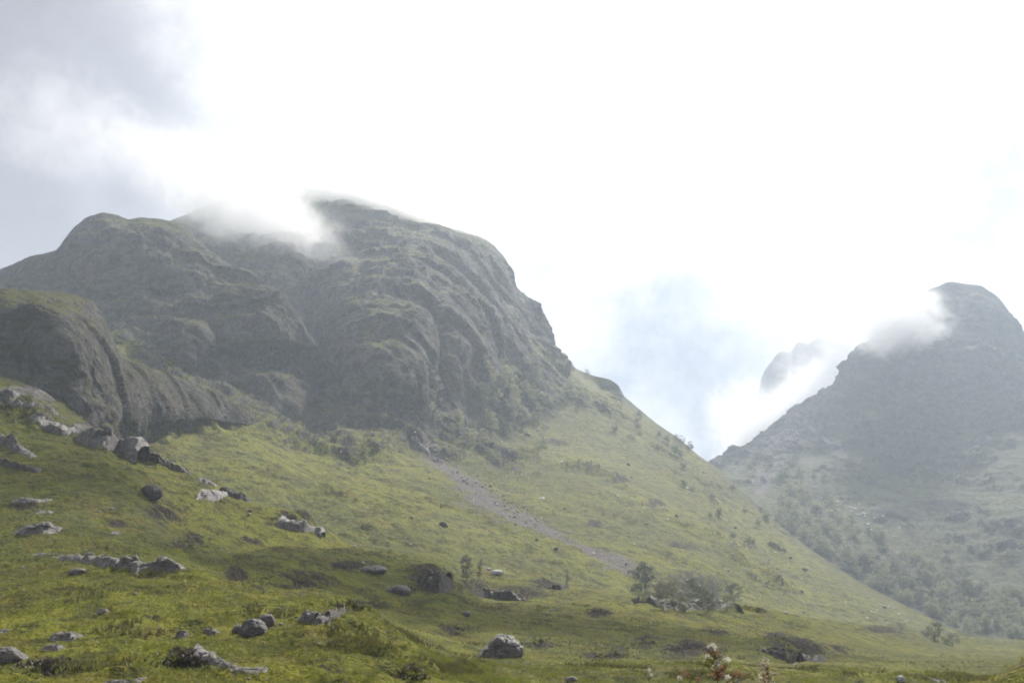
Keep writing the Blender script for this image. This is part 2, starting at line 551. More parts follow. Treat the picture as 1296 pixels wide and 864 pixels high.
    if tuss:
        a_t, s_t = tuss
        t0 = fbm(f / (s_t * 3.6) + 61, 4, 0.55).reshape(sh)
        t1 = fbm(f / s_t + 41, 4, 0.62).reshape(sh)
        w = P[..., 2] / (s_t * 0.55) + 2.2 * t0
        fr = w - np.floor(w)
        ter = (np.floor(w) + sstep(fr, 0.62, 1.0) - w) * sstep(fbm(f / (s_t * 6.0) + 191, 3).reshape(sh), -0.05, 0.3)
        P[..., 2] += a_t * 1.3 * ter * (1 - rmask) * np.minimum(fade, 1)
        t2 = fbm(f / (s_t * 0.24) + 51, 2, 0.6).reshape(sh)
        P[..., 2] += a_t * (1.9 * t0 + 1.0 * t1 + 0.4 * t2) * (1 - rmask) * np.minimum(fade + 0.1, 1)
    N = normals(P)
    slope = 1 - N[..., 2]
    rock = rmask * sstep(slope + 0.14 * crag2, 0.10, 0.36)
    moor = sstep(rk + 0.25 * soft, 0.22, 0.6)
    if tuss:
        hm = np.maximum(hm, 0.75 * sstep(slope + 0.12 * t1, 0.26, 0.52) * (1 - rmask) * np.minimum(fade, 1))
    for (hx, hy, rx, ry) in rocks:
        rock = np.maximum(rock, np.exp(-((pxx - hx) / rx) ** 2 - ((pyy - hy) / ry) ** 2))
    sc = np.zeros(sh)
    for poly in screes:                                              # list of (px, py, half width)
        q = np.array(poly, float)
        cx = np.interp(pyy, q[:, 1], q[:, 0], left=-9e3, right=-9e3)
        hw = np.interp(pyy, q[:, 1], q[:, 2])
        sc = np.maximum(sc, np.exp(-((pxx - cx + hw * 1.3 * fbm(f / 14.0 + 70, 4).reshape(sh)) / hw) ** 2))
    me = mesh_np(name, P.reshape(-1, 3), grid_faces(nr, nc), mat, True,
                 {'rock': rock, 'heath_and_shade': hm, 'scree': sc, 'moor': moor})
    o = link(bpy.data.objects.new(name, me))
    tag(o, kind='structure')
    BVH[name] = (P.reshape(-1, 3), grid_faces(nr, nc))
    return o


# --- far peak in the gap
terrain('far_mountain', [
    ([(780, 720, 2028), (900, 690, 2028), (1050, 650, 2028), (1300, 640, 2028)], 0.3),
    ([(780, 690, 2223), (900, 640, 2223), (960, 560, 2223), (1050, 540, 2223), (1300, 560, 2223)], 0.6),
    ([(780, 660, 2418), (880, 650, 2418), (915, 610, 2418), (940, 560, 2418), (956, 515, 2418), (966, 478, 2418), (976, 462, 2440), (988, 446, 2457), (1003, 447, 2470), (1012, 434, 2490), (1024, 437, 2496), (1038, 424, 2496), (1052, 431, 2496), (1070, 437, 2496), (1100, 460, 2496), (1300, 520, 2496)], 0.5),
], M_far, 780, 1300, 2.0, 2.0, [(50, -60), (160, -500)], (20, 300, 34, 140), crest_soft=1.5)

# --- hill on the right, beyond the gorge
terrain('right_hill', [
    ([(840, 660, 1050), (910, 615, 1010), (1000, 705, 880), (1100, 768, 760), (1230, 828, 640), (1320, 840, 600), (1600, 850, 560)], 0.0),
    ([(840, 650, 1150), (910, 606, 1120), (1000, 660, 960), (1100, 715, 860), (1230, 775, 760), (1320, 785, 720), (1600, 790, 680)], 0.12),
    ([(840, 645, 1300), (910, 600, 1260), (1000, 610, 1150), (1060, 625, 1100), (1100, 640, 1060), (1230, 690, 960), (1320, 680, 930), (1600, 690, 900)], 0.18),
    ([(840, 640, 1420), (910, 596, 1400), (1000, 570, 1360), (1040, 575, 1320), (1100, 590, 1260), (1230, 585, 1210), (1320, 560, 1190), (1600, 610, 1150)], 0.4),
    ([(840, 637, 1500), (910, 593, 1480), (960, 565, 1480), (1000, 540, 1480), (1060, 515, 1440), (1100, 500, 1390), (1200, 480, 1350), (1296, 480, 1350), (1600, 570, 1300)], 0.75),
    ([(840, 636, 1530), (910, 591, 1510), (960, 561, 1510), (1000, 533, 1510), (1060, 503, 1490), (1085, 465, 1480), (1100, 442, 1470), (1150, 425, 1440), (1200, 420, 1430), (1280, 430, 1430), (1320, 465, 1430), (1600, 550, 1400)], 0.8),
    ([(840, 635, 1560), (910, 590, 1540), (930, 576, 1540), (960, 559, 1540), (1000, 530, 1540), (1040, 512, 1540), (1062, 499, 1530), (1080, 474, 1530), (1090, 446, 1530), (1105, 432, 1530), (1130, 415, 1520), (1155, 385, 1520), (1175, 367, 1520), (1200, 358, 1520), (1240, 361, 1520), (1262, 374, 1520), (1280, 402, 1520), (1290, 432, 1520), (1305, 450, 1520), (1350, 475, 1530), (1600, 530, 1560)], 0.55),
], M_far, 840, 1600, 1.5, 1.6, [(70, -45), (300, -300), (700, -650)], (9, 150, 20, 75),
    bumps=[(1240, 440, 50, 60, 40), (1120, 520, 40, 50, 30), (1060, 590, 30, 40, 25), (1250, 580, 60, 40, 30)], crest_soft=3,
    gully=0.55, tuss=(2.6, 16.0), heath_and_shade_spots=[(1040, 665, 34, 18, 2), (1100, 715, 60, 16, 2), (1200, 768, 70, 18, 2), (1285, 792, 40, 14, 1), (1030, 620, 24, 14, 4), (1130, 650, 40, 8, 6), (1200, 640, 60, 8, 5), (1250, 700, 40, 6, 4)], screes=[[(1015, 525, 12), (990, 570, 16), (965, 610, 14), (960, 625, 5)]])  # spots along the gorge paint shade below the trees into the ground colour

# --- the great bluff in the middle
terrain('bluff', [
    ([(-260, 620, 330), (0, 610, 330), (150, 640, 320), (250, 660, 325), (318, 675, 330), (450, 712, 315), (600, 750, 320), (800, 785, 335), (900, 795, 350), (1000, 808, 385), (1130, 820, 480), (1230, 832, 590), (1340, 850, 610)], 0.0),
    ([(-260, 540, 480), (150, 600, 350), (250, 590, 390), (300, 575, 425), (450, 615, 440), (600, 645, 470), (750, 660, 530), (900, 685, 590), (1000, 735, 640), (1100, 774, 630), (1230, 818, 606), (1340, 845, 600)], 0.05),
    ([(-260, 500, 560, .5), (150, 515, 480, .4), (250, 528, 490, .4), (300, 525, 530, .4), (400, 538, 650, .5), (500, 540, 690, .5), (560, 560, 690, .5), (620, 572, 720, .45), (680, 548, 840, .3), (740, 530, 950, .15), (800, 552, 935, .12), (900, 622, 845, .1), (1000, 702, 755, .08), (1100, 758, 695, .05), (1230, 812, 614, .05), (1340, 842, 590, .05)], 0.5),
    ([(-260, 485, 800, .8), (150, 425, 800, .8), (300, 400, 810, .8), (400, 420, 790, .8), (480, 383, 800, .85), (560, 380, 830, .85), (620, 400, 960, .6), (680, 430, 1030, .4), (720, 472, 1050, .3), (800, 528, 1030, .2), (900, 600, 930, .15), (1000, 690, 805, .12), (1100, 751, 722, .05), (1230, 809, 618, .05), (1340, 841, 595, .05)], 0.7),
    ([(-260, 470, 980), (0, 425, 980), (150, 345, 980), (330, 310, 960), (480, 315, 950), (560, 325, 990), (620, 345, 1085), (660, 388, 1120), (700, 450, 1140), (730, 472, 1130), (800, 516, 1085), (900, 590, 955), (1000, 681, 835), (1100, 746, 738), (1230, 807, 620), (1340, 840.5, 600)], 0.5),
    ([(-260, 450, 1180), (0, 400, 1180), (130, 305, 1180), (200, 286, 1175), (255, 262, 1170), (330, 238, 1170), (400, 240, 1170), (450, 248, 1170), (500, 265, 1170), (560, 285, 1165), (607, 300, 1160), (625, 312, 1160), (640, 332, 1160), (652, 362, 1160), (662, 372, 1160), (680, 386, 1160), (690, 410, 1160), (700, 440, 1160), (730, 467, 1145), (750, 475, 1130), (772, 480, 1120), (784, 488, 1115), (788, 500, 1112), (830, 535, 1060), (860, 555, 1020), (885, 577, 990), (910, 593, 965), (960, 641, 900), (1000, 676, 845), (1050, 713, 790), (1100, 743, 745), (1160, 773, 690), (1200, 792, 650), (1230, 806, 622), (1340, 840, 610)], 0.45),
], M_slope, -260, 1340, 1.4, 1.5, [(30, -14), (120, -90), (400, -330), (900, -700)], (5, 110, 15, 70),
    bumps=[(485, 460, 70, 85, 70), (395, 460, 26, 110, -60), (590, 440, 30, 70, 40), (545, 450, 14, 80, -26), (560, 330, 60, 30, 35),
           (450, 330, 40, 30, -25), (655, 400, 25, 25, 20), (430, 600, 60, 40, -10), (470, 570, 50, 30, 12), (640, 570, 14, 40, -14), (360, 540, 60, 30, 12)],
    heath_and_shade_spots=[(440, 572, 16, 14, 4), (870, 742, 60, 17, 3.0), (640, 590, 22, 12, 3), (860, 690, 25, 6, 1.5), (700, 560, 20, 6, 3), (780, 610, 24, 5, 3), (830, 640, 18, 5, 2.5), (750, 660, 16, 4, 2)],  # the gully spot also paints the dark shade under the tree clump
    screes=[[(512, 545, 5), (525, 562, 8), (548, 583, 11), (580, 608, 17), (630, 643, 27), (685, 666, 28), (705, 676, 14)], [(700, 676, 10), (730, 690, 16), (770, 705, 20), (790, 720, 24), (800, 730, 10)]],
    crest_soft=3, tuss=(1.25, 6.0), edge=720)

# --- ridge and crags on the left
terrain('left_ridge', [
    ([(-260, 640, 500), (0, 600, 510), (150, 580, 560), (250, 562, 610), (330, 552, 650), (400, 552, 700), (440, 556, 730)], 0.0),
    ([(-260, 520, 560), (0, 480, 560), (150, 455, 580), (200, 478, 595), (280, 510, 625), (340, 510, 665), (400, 514, 690), (440, 545, 700)], 0.12),
    ([(-260, 420, 660), (0, 400, 660), (100, 385, 680), (150, 400, 660), (220, 425, 650), (290, 390, 660), (340, 378, 680), (370, 400, 685), (395, 445, 690), (405, 480, 685), (440, 535, 680)], 0.85),
    ([(-260, 400, 720), (0, 365, 730), (80, 345, 740), (130, 310, 745), (200, 315, 740), (250, 340, 730), (300, 360, 730), (350, 383, 715), (390, 441, 705), (405, 478, 695), (440, 534, 690)], 0.75),
    ([(-260, 390, 790), (0, 345, 790), (28, 331, 790), (75, 318, 790), (86, 302, 790), (98, 286, 790), (112, 275, 790), (130, 270, 790), (150, 274, 795), (162, 279, 800), (180, 276, 800), (205, 278, 800), (230, 285, 800), (250, 305, 795), (290, 340, 780), (330, 363, 760), (350, 379, 745), (385, 425, 730), (395, 441, 720), (405, 476, 705), (440, 533, 700)], 0.6),
], M_slope, -260, 440, 1.4, 1.4, [(40, -25), (160, -130), (400, -300)], (4, 90, 13, 55),
    bumps=[(330, 430, 40, 40, 30), (230, 440, 40, 30, 20), (270, 460, 14, 50, -16), (180, 330, 50, 20, 16), (120, 340, 40, 25, 14), (200, 385, 60, 14, -14)],
    crest_soft=2, tuss=(0.8, 5.0))

terrain('left_crag', [
    ([(-260, 560, 290), (0, 530, 290), (80, 560, 300), (130, 572, 330), (160, 575, 370), (200, 568, 420), (250, 566, 472), (290, 563, 508), (330, 562, 540)], 0.1),
    ([(-260, 480, 330), (0, 470, 337), (60, 492, 337), (120, 520, 342), (160, 530, 375), (200, 525, 415), (250, 526, 462), (290, 535, 495), (330, 546, 535)], 0.6),
    ([(-260, 400, 350), (0, 400, 350), (60, 412, 348), (100, 440, 350), (130, 470, 358), (150, 480, 378), (200, 490, 430), (250, 500, 474), (290, 517, 500), (330, 542, 535)], 0.95),
    ([(-260, 350, 385), (0, 366, 390), (50, 369, 392), (93, 373, 395), (115, 380, 396), (128, 396, 398), (138, 420, 404), (148, 446, 412), (165, 458, 430), (200, 470, 455), (235, 481, 478), (265, 494, 492), (285, 508, 505), (300, 524, 515), (330, 541, 540)], 0.8),
], M_slope, -260, 330, 1.3, 1.3, [(30, -10), (90, -60)], (2, 50, 6.5, 34),
    bumps=[(60, 440, 60, 60, 7), (30, 420, 16, 60, -5), (105, 460, 10, 50, -4), (185, 500, 10, 40, -5), (235, 505, 9, 30, -4)], crest_soft=2, tuss=(0.5, 3.5), gully=0.05, jointed=0.05, ledge=0.0)

# --- near meadow with its knolls
f5 = [(-260, 560, 215), (0, 600, 200), (150, 650, 185), (240, 692, 178), (300, 702, 190), (350, 692, 205), (450, 696, 220), (520, 706, 225), (555, 711, 222), (572, 728, 218), (585, 748, 212), (600, 764, 205), (750, 763, 220), (900, 767, 250), (960, 771, 262), (1050, 788, 300), (1130, 797, 380), (1200, 807, 450), (1340, 813, 500), (1600, 815, 500)]
f6 = [(x, y + (1.5 if x > 200 else -22), Y + (18 if x > 200 else 14)) for x, y, Y in f5]
HEATH_AND_SHADE_SPOTS = [(546, 732, 28, 16, 1.4), (600, 742, 22, 8, 1.6), (655, 750, 45, 7, 1.6), (690, 738, 22, 6, 1.2), (300, 727, 18, 6, 1.6), (372, 735, 48, 8, 1.8), (243, 684, 22, 7, 1.0), (210, 648, 26, 12, 0.5),  # heather and peat patches that also darken shadowed hollows by colour
          (575, 797, 26, 6, .9), (1010, 822, 44, 11, 2.2), (985, 806, 24, 5, 1.2), (870, 820, 45, 9, 1.4), (762, 826, 40, 7, 1.2), (690, 815, 26, 7, 1.0), (820, 815, 26, 7, .8),
          (525, 852, 24, 7, .7), (60, 842, 36, 10, .5), (235, 838, 30, 9, .8), (380, 655, 34, 9, 1.6), (760, 775, 22, 4, .7), (1120, 796, 36, 4, 1.0), (440, 715, 40, 6, .6), (460, 765, 40, 5, .5),
          (1060, 820, 20, 5, .6), (30, 640, 22, 6, .4), (150, 660, 14, 4, .5), (320, 683, 18, 4, .6), (435, 660, 12, 4, .5), (520, 745, 20, 4, .5), (900, 800, 24, 4, .5)]
terrain('meadow', [
    ([(-260, 1010, 34), (600, 1010, 36), (1000, 1010, 40), (1600, 1010, 40)], 0.0),
    ([(-260, 864, 58), (0, 864, 60), (450, 868, 62), (600, 868, 74), (900, 868, 84), (1100, 868, 90), (1600, 868, 95)], 0.0),
    ([(-260, 735, 118), (0, 742, 116), (120, 722, 117), (150, 718, 117), (200, 717, 118), (240, 720, 117), (290, 731, 112), (330, 738, 109), (400, 746, 105), (450, 765, 100), (520, 805, 92), (570, 834, 88), (700, 840, 104), (900, 836, 120), (1050, 845, 125), (1200, 850, 132), (1600, 850, 140)], 0.0),
    ([(-260, 725, 128), (0, 732, 126), (120, 718, 125), (150, 714, 126), (200, 716, 128), (240, 723, 130), (300, 739, 132), (400, 752, 134), (450, 770, 128), (520, 807, 116), (570, 834, 112), (700, 836, 122), (900, 829, 140), (1050, 838, 150), (1200, 840, 172), (1340, 838, 200), (1600, 838, 200)], 0.0),
    ([(-260, 690, 152), (0, 700, 150), (150, 696, 146), (240, 712, 152), (300, 734, 160), (400, 741, 170), (450, 756, 175), (520, 785, 166), (600, 796, 162), (700, 800, 172), (900, 800, 192), (1050, 806, 232), (1130, 814, 300), (1200, 824, 335), (1340, 824, 385), (1600, 826, 385)], 0.0),
    (f5, 0.08), (f6, 0.05),
    ([(-260, 400, 262, .5), (0, 478, 260, .6), (50, 492, 262, .55), (100, 528, 260, .5), (150, 562, 255, .35), (250, 601, 250, .1), (318, 635, 246, .05), (350, 644, 250, .05), (390, 650, 256, .05), (410, 668, 260, .05), (450, 686, 280, .02), (560, 702, 300, .02), (600, 718, 290, .02), (700, 737, 290, .02), (800, 752, 300, .02), (900, 763, 320, .02), (1000, 778, 350, 0), (1130, 793, 450, 0), (1200, 804, 520, 0), (1340, 812, 600, 0), (1600, 815, 600, 0)], 0.05),
], M_meadow, -260, 1600, 1.25, 1.1, [(25, -6), (80, -30)], (1.1, 40, 3.0, 16), heath_and_shade_spots=HEATH_AND_SHADE_SPOTS, tuss=(0.42, 2.5), crest_soft=4,
    rocks=[(40, 500, 60, 14), (120, 545, 40, 12)])

# --- ground: one sheet out to the horizon, and the roadside bank the camera stands on
n = 60
gx = np.linspace(-1, 1, n)
gxx, gyy = np.meshgrid(gx, gx, indexing='xy')
V = np.stack([np.sign(gxx) * np.abs(gxx) ** 1.8 * 2200, np.sign(gyy) * np.abs(gyy) ** 1.8 * 2200 + 520, np.full_like(gxx, -60)], -1).reshape(-1, 3)
V[:, 2] += 4 * fbm(V / 300, 3)
o = link(bpy.data.objects.new('ground', mesh_np('ground', V, grid_faces(n, n), M_slope)))
tag(o, kind='structure')

by = np.concatenate([np.linspace(-60, 0, 12), np.linspace(1, 14, 50), np.linspace(14.5, 46, 70)])
bx = np.linspace(-40, 40, 260)
bxx, byy = np.meshgrid(bx, by, indexing='xy')
bz = -1.75 - 0.02 * np.clip(byy, 0, 3) - sstep(byy, 2, 44) * 7.6
# hummock that shows in the lower right corner
bz += np.clip(0.45 * (bxx - 2.2), 0, 6.8) * np.exp(-((byy - 28.0) / 8.0) ** 2)
V = np.stack([bxx, byy, bz], -1).reshape(-1, 3)
V[:, 2] += 0.09 * fbm(V / 0.9, 4) + 0.12 * fbm(V / 4, 2)
bank = link(bpy.data.objects.new('grass_bank', mesh_np('grass_bank', V, grid_faces(len(by), len(bx)), M_meadow)))
tag(bank, kind='structure')
BVH['grass_bank'] = (V, grid_faces(len(by), len(bx)))
TREES_BVH = {k: BVHTree.FromPolygons(v.tolist(), f.tolist()) for k, (v, f) in BVH.items()}


def hit(px, py, only=None):
    x, y, z = (float(a) for a in ray(px, py))
    d = Vector((x, y, z)).normalized()
    best = None
    for k, b in TREES_BVH.items():
        if only and k not in only:
            continue
        loc, nor, i, dist = b.ray_cast(Vector((0, 0, 0)), d)
        if loc is not None and (best is None or dist < best[3]):
            best = (loc, nor if nor.z > 0 else -nor, k, dist)
    return best



# ------------------------------------------------------------------ air: haze box and the mist that hangs on the tops
def box_mesh(name, x0, x1, y0, y1, z0, z1, mat):
    V = [(x, y, z) for z in (z0, z1) for y in (y0, y1) for x in (x0, x1)]
    F = [(0, 2, 3, 1), (4, 5, 7, 6), (0, 1, 5, 4), (2, 6, 7, 3), (0, 4, 6, 2), (1, 3, 7, 5)]
    return mesh_np(name, V, F, mat, False)


HAZE_DENSITY = 0.000185
hm_, g = new_mat('haze_air')
vol = g.n('ShaderNodeVolumePrincipled', Color=(0.74, 0.85, 1.0, 1), Density=HAZE_DENSITY, Anisotropy=0.34)
g.n('ShaderNodeOutputMaterial', Volume=vol.outputs[0])
hz = link(bpy.data.objects.new('haze', box_mesh('haze', -2300, 2300, -1750, 2800, -72, 760, hm_)))
tag(hz, kind='stuff')


def ico_mesh(name, sub, mat):
    import bmesh
    bm = bmesh.new()
    bmesh.ops.create_icosphere(bm, subdivisions=sub, radius=1.0)
    me = bpy.data.meshes.new(name)
    bm.to_mesh(me)
    bm.free()
    me.materials.append(mat)
    return me


def mist(px, py, Y, wpx, hpx, depth, dens, seed, tilt=0.0, nscale=1.9, thr=0.42, wisp=1.15, aniso=0.15):
    m, g = new_mat('mist_vapour')
    tc = g.n('ShaderNodeTexCoord').outputs['Object']
    asp = Vector((wpx, depth / Y * FPX, hpx)) / max(hpx, 1)
    mp = g.n('ShaderNodeMapping', Vector=tc, Location=(seed * 3.7, seed * 1.3, seed * 2.1), Scale=tuple(asp)).outputs[0]
    nz = g.noise(mp, nscale, 8, 0.66, 0.7)
    ln = g.n('ShaderNodeVectorMath', _operation='LENGTH', i0=tc).outputs['Value']
    e = g.math('SUBTRACT', 1.0, ln)
    e = g.math('ADD', g.math('MULTIPLY', e, 1.15), g.math('MULTIPLY', g.math('SUBTRACT', nz, 0.5), wisp * 2))
    f = g.ramp(e, thr - 0.38, thr + 0.62)
    f = g.math('MULTIPLY', f, 1.6)
    f = g.math('MULTIPLY', f, g.ramp(ln, 1.0, 0.55))
    v = g.n('ShaderNodeVolumePrincipled', Color=(0.95, 0.95, 0.96, 1), Density=g.math('MULTIPLY', f, dens), Anisotropy=aniso)
    g.n('ShaderNodeOutputMaterial', Volume=v.outputs[0])
    o = link(bpy.data.objects.new('mist', ico_mesh('mist', 3, m)))
    p = pix(px, py, Y)
    o.location = p
    o.scale = (wpx * Y / FPX, depth, hpx * Y / FPX)
    o.rotation_euler = (0, R(tilt), 0)
    tag(o, kind='stuff')
    return o


mist(235, 222, 940, 215, 72, 110, 0.0042, 1, 28, nscale=2.4, wisp=1.4)
mist(300, 258, 950, 185, 82, 90, 0.013, 11, 30, nscale=3.0, wisp=1.5)
mist(365, 295, 935, 120, 75, 80, 0.008, 14, 30, nscale=3.2, wisp=1.7)
mist(420, 244, 1130, 260, 60, 70, 0.02, 2, 13, nscale=2.8, wisp=1.4)
mist(560, 280, 1135, 120, 22, 50, 0.009, 12, 17, nscale=2.8, wisp=1.4)
mist(80, 160, 1000, 150, 110, 110, 0.0022, 3, 0, nscale=2.6, wisp=1.5)
mist(455, 345, 900, 70, 26, 50, 0.006, 7, 20, nscale=2.6, wisp=1.5)
mist(1135, 405, 1400, 98, 72, 80, 0.022, 4, 0, nscale=2.2, wisp=1.3)
mist(1180, 350, 1600, 130, 60, 80, 0.012, 8, 0, nscale=2.2, wisp=1.3)
mist(1000, 528, 1880, 205, 54, 110, 0.022, 5, -42, nscale=2.9, wisp=1.5)
mist(1125, 400, 1700, 95, 85, 90, 0.018, 13, -30, nscale=2.5, wisp=1.4)
mist(945, 535, 1870, 75, 85, 90, 0.008, 9, -20, nscale=2.8, wisp=1.5)
mist(1025, 455, 1870, 85, 65, 90, 0.002, 10, -30, nscale=2.8, wisp=1.6)
# unseen cloud wisps, built as mist and added overhead to shade parts of the meadow
for k, (px_, py_, Y_, hz_, wx_, wy_) in enumerate(((430, 735, 185, 470, 62, 46), (820, 812, 180, 520, 70, 30), (60, 625, 205, 500, 40, 24))):
    P0 = pix(px_, py_, Y_)
    o = mist(600, 400, 1000, 50, 20, 40, 0.03, 21 + k, 0, nscale=1.5, wisp=0.8)
    o.location = Vector(P0) + Vector(SUN_DIR) * (hz_ / SUN_DIR.z)
    o.scale = (wx_, wy_, 24)
mist(1080, 400, 1900, 85, 80, 110, 0.014, 6, -40)

# ------------------------------------------------------------------ rocks
import bmesh
_ICO = {}


def ico_np(sub):
    if sub not in _ICO:
        bm = bmesh.new()
        bmesh.ops.create_icosphere(bm, subdivisions=sub, radius=1.0)
        bm.verts.index_update()
        _ICO[sub] = (np.array([v.co[:] for v in bm.verts]), np.array([[v.index for v in f.verts] for f in bm.faces]))
        bm.free()
    return _ICO[sub]


def rock_mesh(name, seed, sx, sy, sz, mat, cuts=9, rough=0.10, sub=5, flat=False):
    V, F = ico_np(sub)
    V = V.copy()
    rg = np.random.default_rng(seed)
    for _ in range(cuts):
        n = rg.normal(size=3)
        n /= np.linalg.norm(n)
        if n[2] > 0.75:
            continue
        d = rg.uniform(0.56, 0.95)
        over = V @ n - d
        V -= np.where(over > 0, over, 0)[:, None] * n * 0.92
    if flat:
        V[:, 2] = np.where(V[:, 2] > 0.35, 0.35 + (V[:, 2] - 0.35) * 0.25, V[:, 2])
    V[:, 2] = np.where(V[:, 2] > 0, V[:, 2] * (1.0 - 0.25 * (V[:, 0] * rg.uniform(-1, 1) + V[:, 1] * 0.6)), V[:, 2])
    V *= np.array([sx, sy, sz])
    m = (sx * sy * sz) ** (1 / 3)
    n = V / (np.linalg.norm(V, axis=1)[:, None] + 1e-9)
    c, e = cell_offset(V + seed, m * 0.75, seed)
    d = rough * m * (2.3 * fbm(V / (m * 1.0) + seed, 6, 0.6) + 0.3 * c) - 0.07 * m * (1 - sstep(e, 0.0, 0.09)) * (rough > 0.07)
    V = V + n * d[:, None]
    return mesh_np(name, V, F, mat, True)


def rock(name, label, cat, px, py, w, h, mat, seed, flat=False, deep=0.8, group=None, sub=5, cuts=6, rough=0.11, only=None, me=None):
    if flat:
        d = (w * 0.25 + h * 1.6) * hit(px, py)[0].y / FPX
        return outcrop(name, label, [(px - w * .55, py - h * .1, h * .3), (px - w * .25, py, h * 1.0), (px + w * .2, py, h * 1.1), (px + w * .55, py - h * .15, h * .3)], d, mat, seed, cat, 0.7)
    b = hit(px, py - h * 0.2, only) or hit(px, py - h * 0.2)
    if b is None:
        return None
    loc, nor, k, dist = b
    u = loc.y / FPX * 1.03
    sx, sz = w * u * 0.5, h * u
    sy = max(sx * deep, sz * 0.6)
    if me is None:
        me = rock_mesh(name, seed, sx * 1.08, sy, (sz * 0.62) if not flat else sz * 0.8, mat, cuts, rough, sub, flat)
    o = link(bpy.data.objects.new(name, me))
    o.location = loc + Vector((0, sy * 0.25, sz * (0.17 if not flat else 0.0)))
    if flat:
        q = Vector((0, 0, 1)).rotation_difference((nor * 0.75 + Vector((0, 0, 0.25))).normalized())
        o.rotation_mode = 'QUATERNION'
        o.rotation_quaternion = q
    tag(o, label, cat, group)
    return o


def outcrop(name, label, path, depth, mat, seed, cat='rock outcrop', ragged=1.0):
    """bedrock breaking out of the turf along a line: a stepped, jointed sheet that dips in and out of the slope it lies in"""
    a = np.array(path, float)
    L = a[-1, 0] - a[0, 0]
    n = int(np.clip(L * 3.0, 70, 420))
    m = 56
    k = max(5, int(L / 6))
    xc = np.linspace(a[0, 0], a[-1, 0], k)
    yc = np.interp(xc, a[:, 0], a[:, 1])
    hc = np.interp(xc, a[:, 0], a[:, 2])
    base, slope = [], []
    for x, y, h in zip(xc, yc, hc):
        b, c = hit(x, y), hit(x, y - max(4.0, h))
        base.append(b[0][:])
        dy = c[0].y - b[0].y
        slope.append(np.clip((c[0].z - b[0].z) / dy, 0.0, 0.7) if dy > 0.2 else 0.3)
    base = np.array(base)
    ym = np.median(base[:, 1])
    if name != 'small' and L < 400:
        for q in range(k):                                          # a sight line that slips past the brow lands far behind: keep to the brow
            if abs(base[q, 1] / ym - 1) > 0.24:
                base[q] = pix(xc[q], yc[q], ym)
                slope[q] = 0.25
    base = smooth1(base, 2, 0)
    slope = smooth1(np.array(slope), 3, 0)
    t = np.linspace(0, 1, n)
    tc = np.linspace(0, 1, k)
    B = np.stack([np.interp(t, tc, base[:, q]) for q in range(3)], -1)
    B = smooth1(B, 20, 0)
    SL = np.interp(t, tc, slope)
    H = smooth1(np.interp(np.linspace(a[0, 0], a[-1, 0], n), a[:, 0], a[:, 2]), 6, 0) * B[:, 1] / FPX
    hm = max(H.max(), 0.25)
    v = np.linspace(-0.12, 1.0, m) ** 1.0
    wob = 0.35 * depth * fbm(np.stack([B[:, 0] / (depth * 0.5), B[:, 2] * 0, np.full(n, seed)], -1), 3)
    P = np.zeros((m, n, 3))
    P[:] = B[None]
    dv = v[:, None] * depth
    P[..., 1] += dv + wob[None]
    P[..., 2] += SL[None] * (dv + wob[None])
    f = P.reshape(-1, 3)
    s0 = max(hm, 0.35)
    ca, sa = math.cos(0.5), math.sin(0.5)
    fr = np.stack([(f[:, 0] * ca + f[:, 1] * sa) * 0.55, (-f[:, 0] * sa + f[:, 1] * ca), f[:, 2] * 0.4], -1)
    n1 = fbm(fr / (s0 * 1.7) + seed * 3.1, 4, 0.5).reshape(m, n)
    n2 = fbm(fr / (s0 * 0.5) + seed * 1.7, 4, 0.6).reshape(m, n)
    c, e = cell_offset(fr, s0 * 0.55, seed)
    c, e = c.reshape(m, n), e.reshape(m, n)
    front = sstep(v, -0.08, 0.22)[:, None] * (1 - 0.75 * sstep(v, 0.45, 1.0)[:, None])
    q = (0.62 + 0.75 * n1 + 0.35 * c) * 3.2
    st = (np.floor(q) + sstep(q - np.floor(q), 0.55, 1.0)) / 3.2
    hgt = front * H[None] * (0.35 * (0.62 + 0.75 * n1) + 0.55 * st + 0.22 * ragged * n2) - 0.05 * H[None] * (1 - sstep(e, 0, 0.12))
    P[..., 2] += hgt * 1.15 - 0.10 * hm - 0.25 * hm * (1 - sstep(np.minimum(t, 1 - t), 0, 0.1))[None]
    P[..., 1] -= 0.35 * hgt * front * (n2 + c)
    P[-1, :, 2] -= hm
    P[0, :, 2] -= hm
    org = Vector(B[n // 2])
    o = link(bpy.data.objects.new(name, mesh_np(name, f - np.array(org), grid_faces(m, n), mat, True)))
    o.location = org
    tag(o, label, cat)
    return o


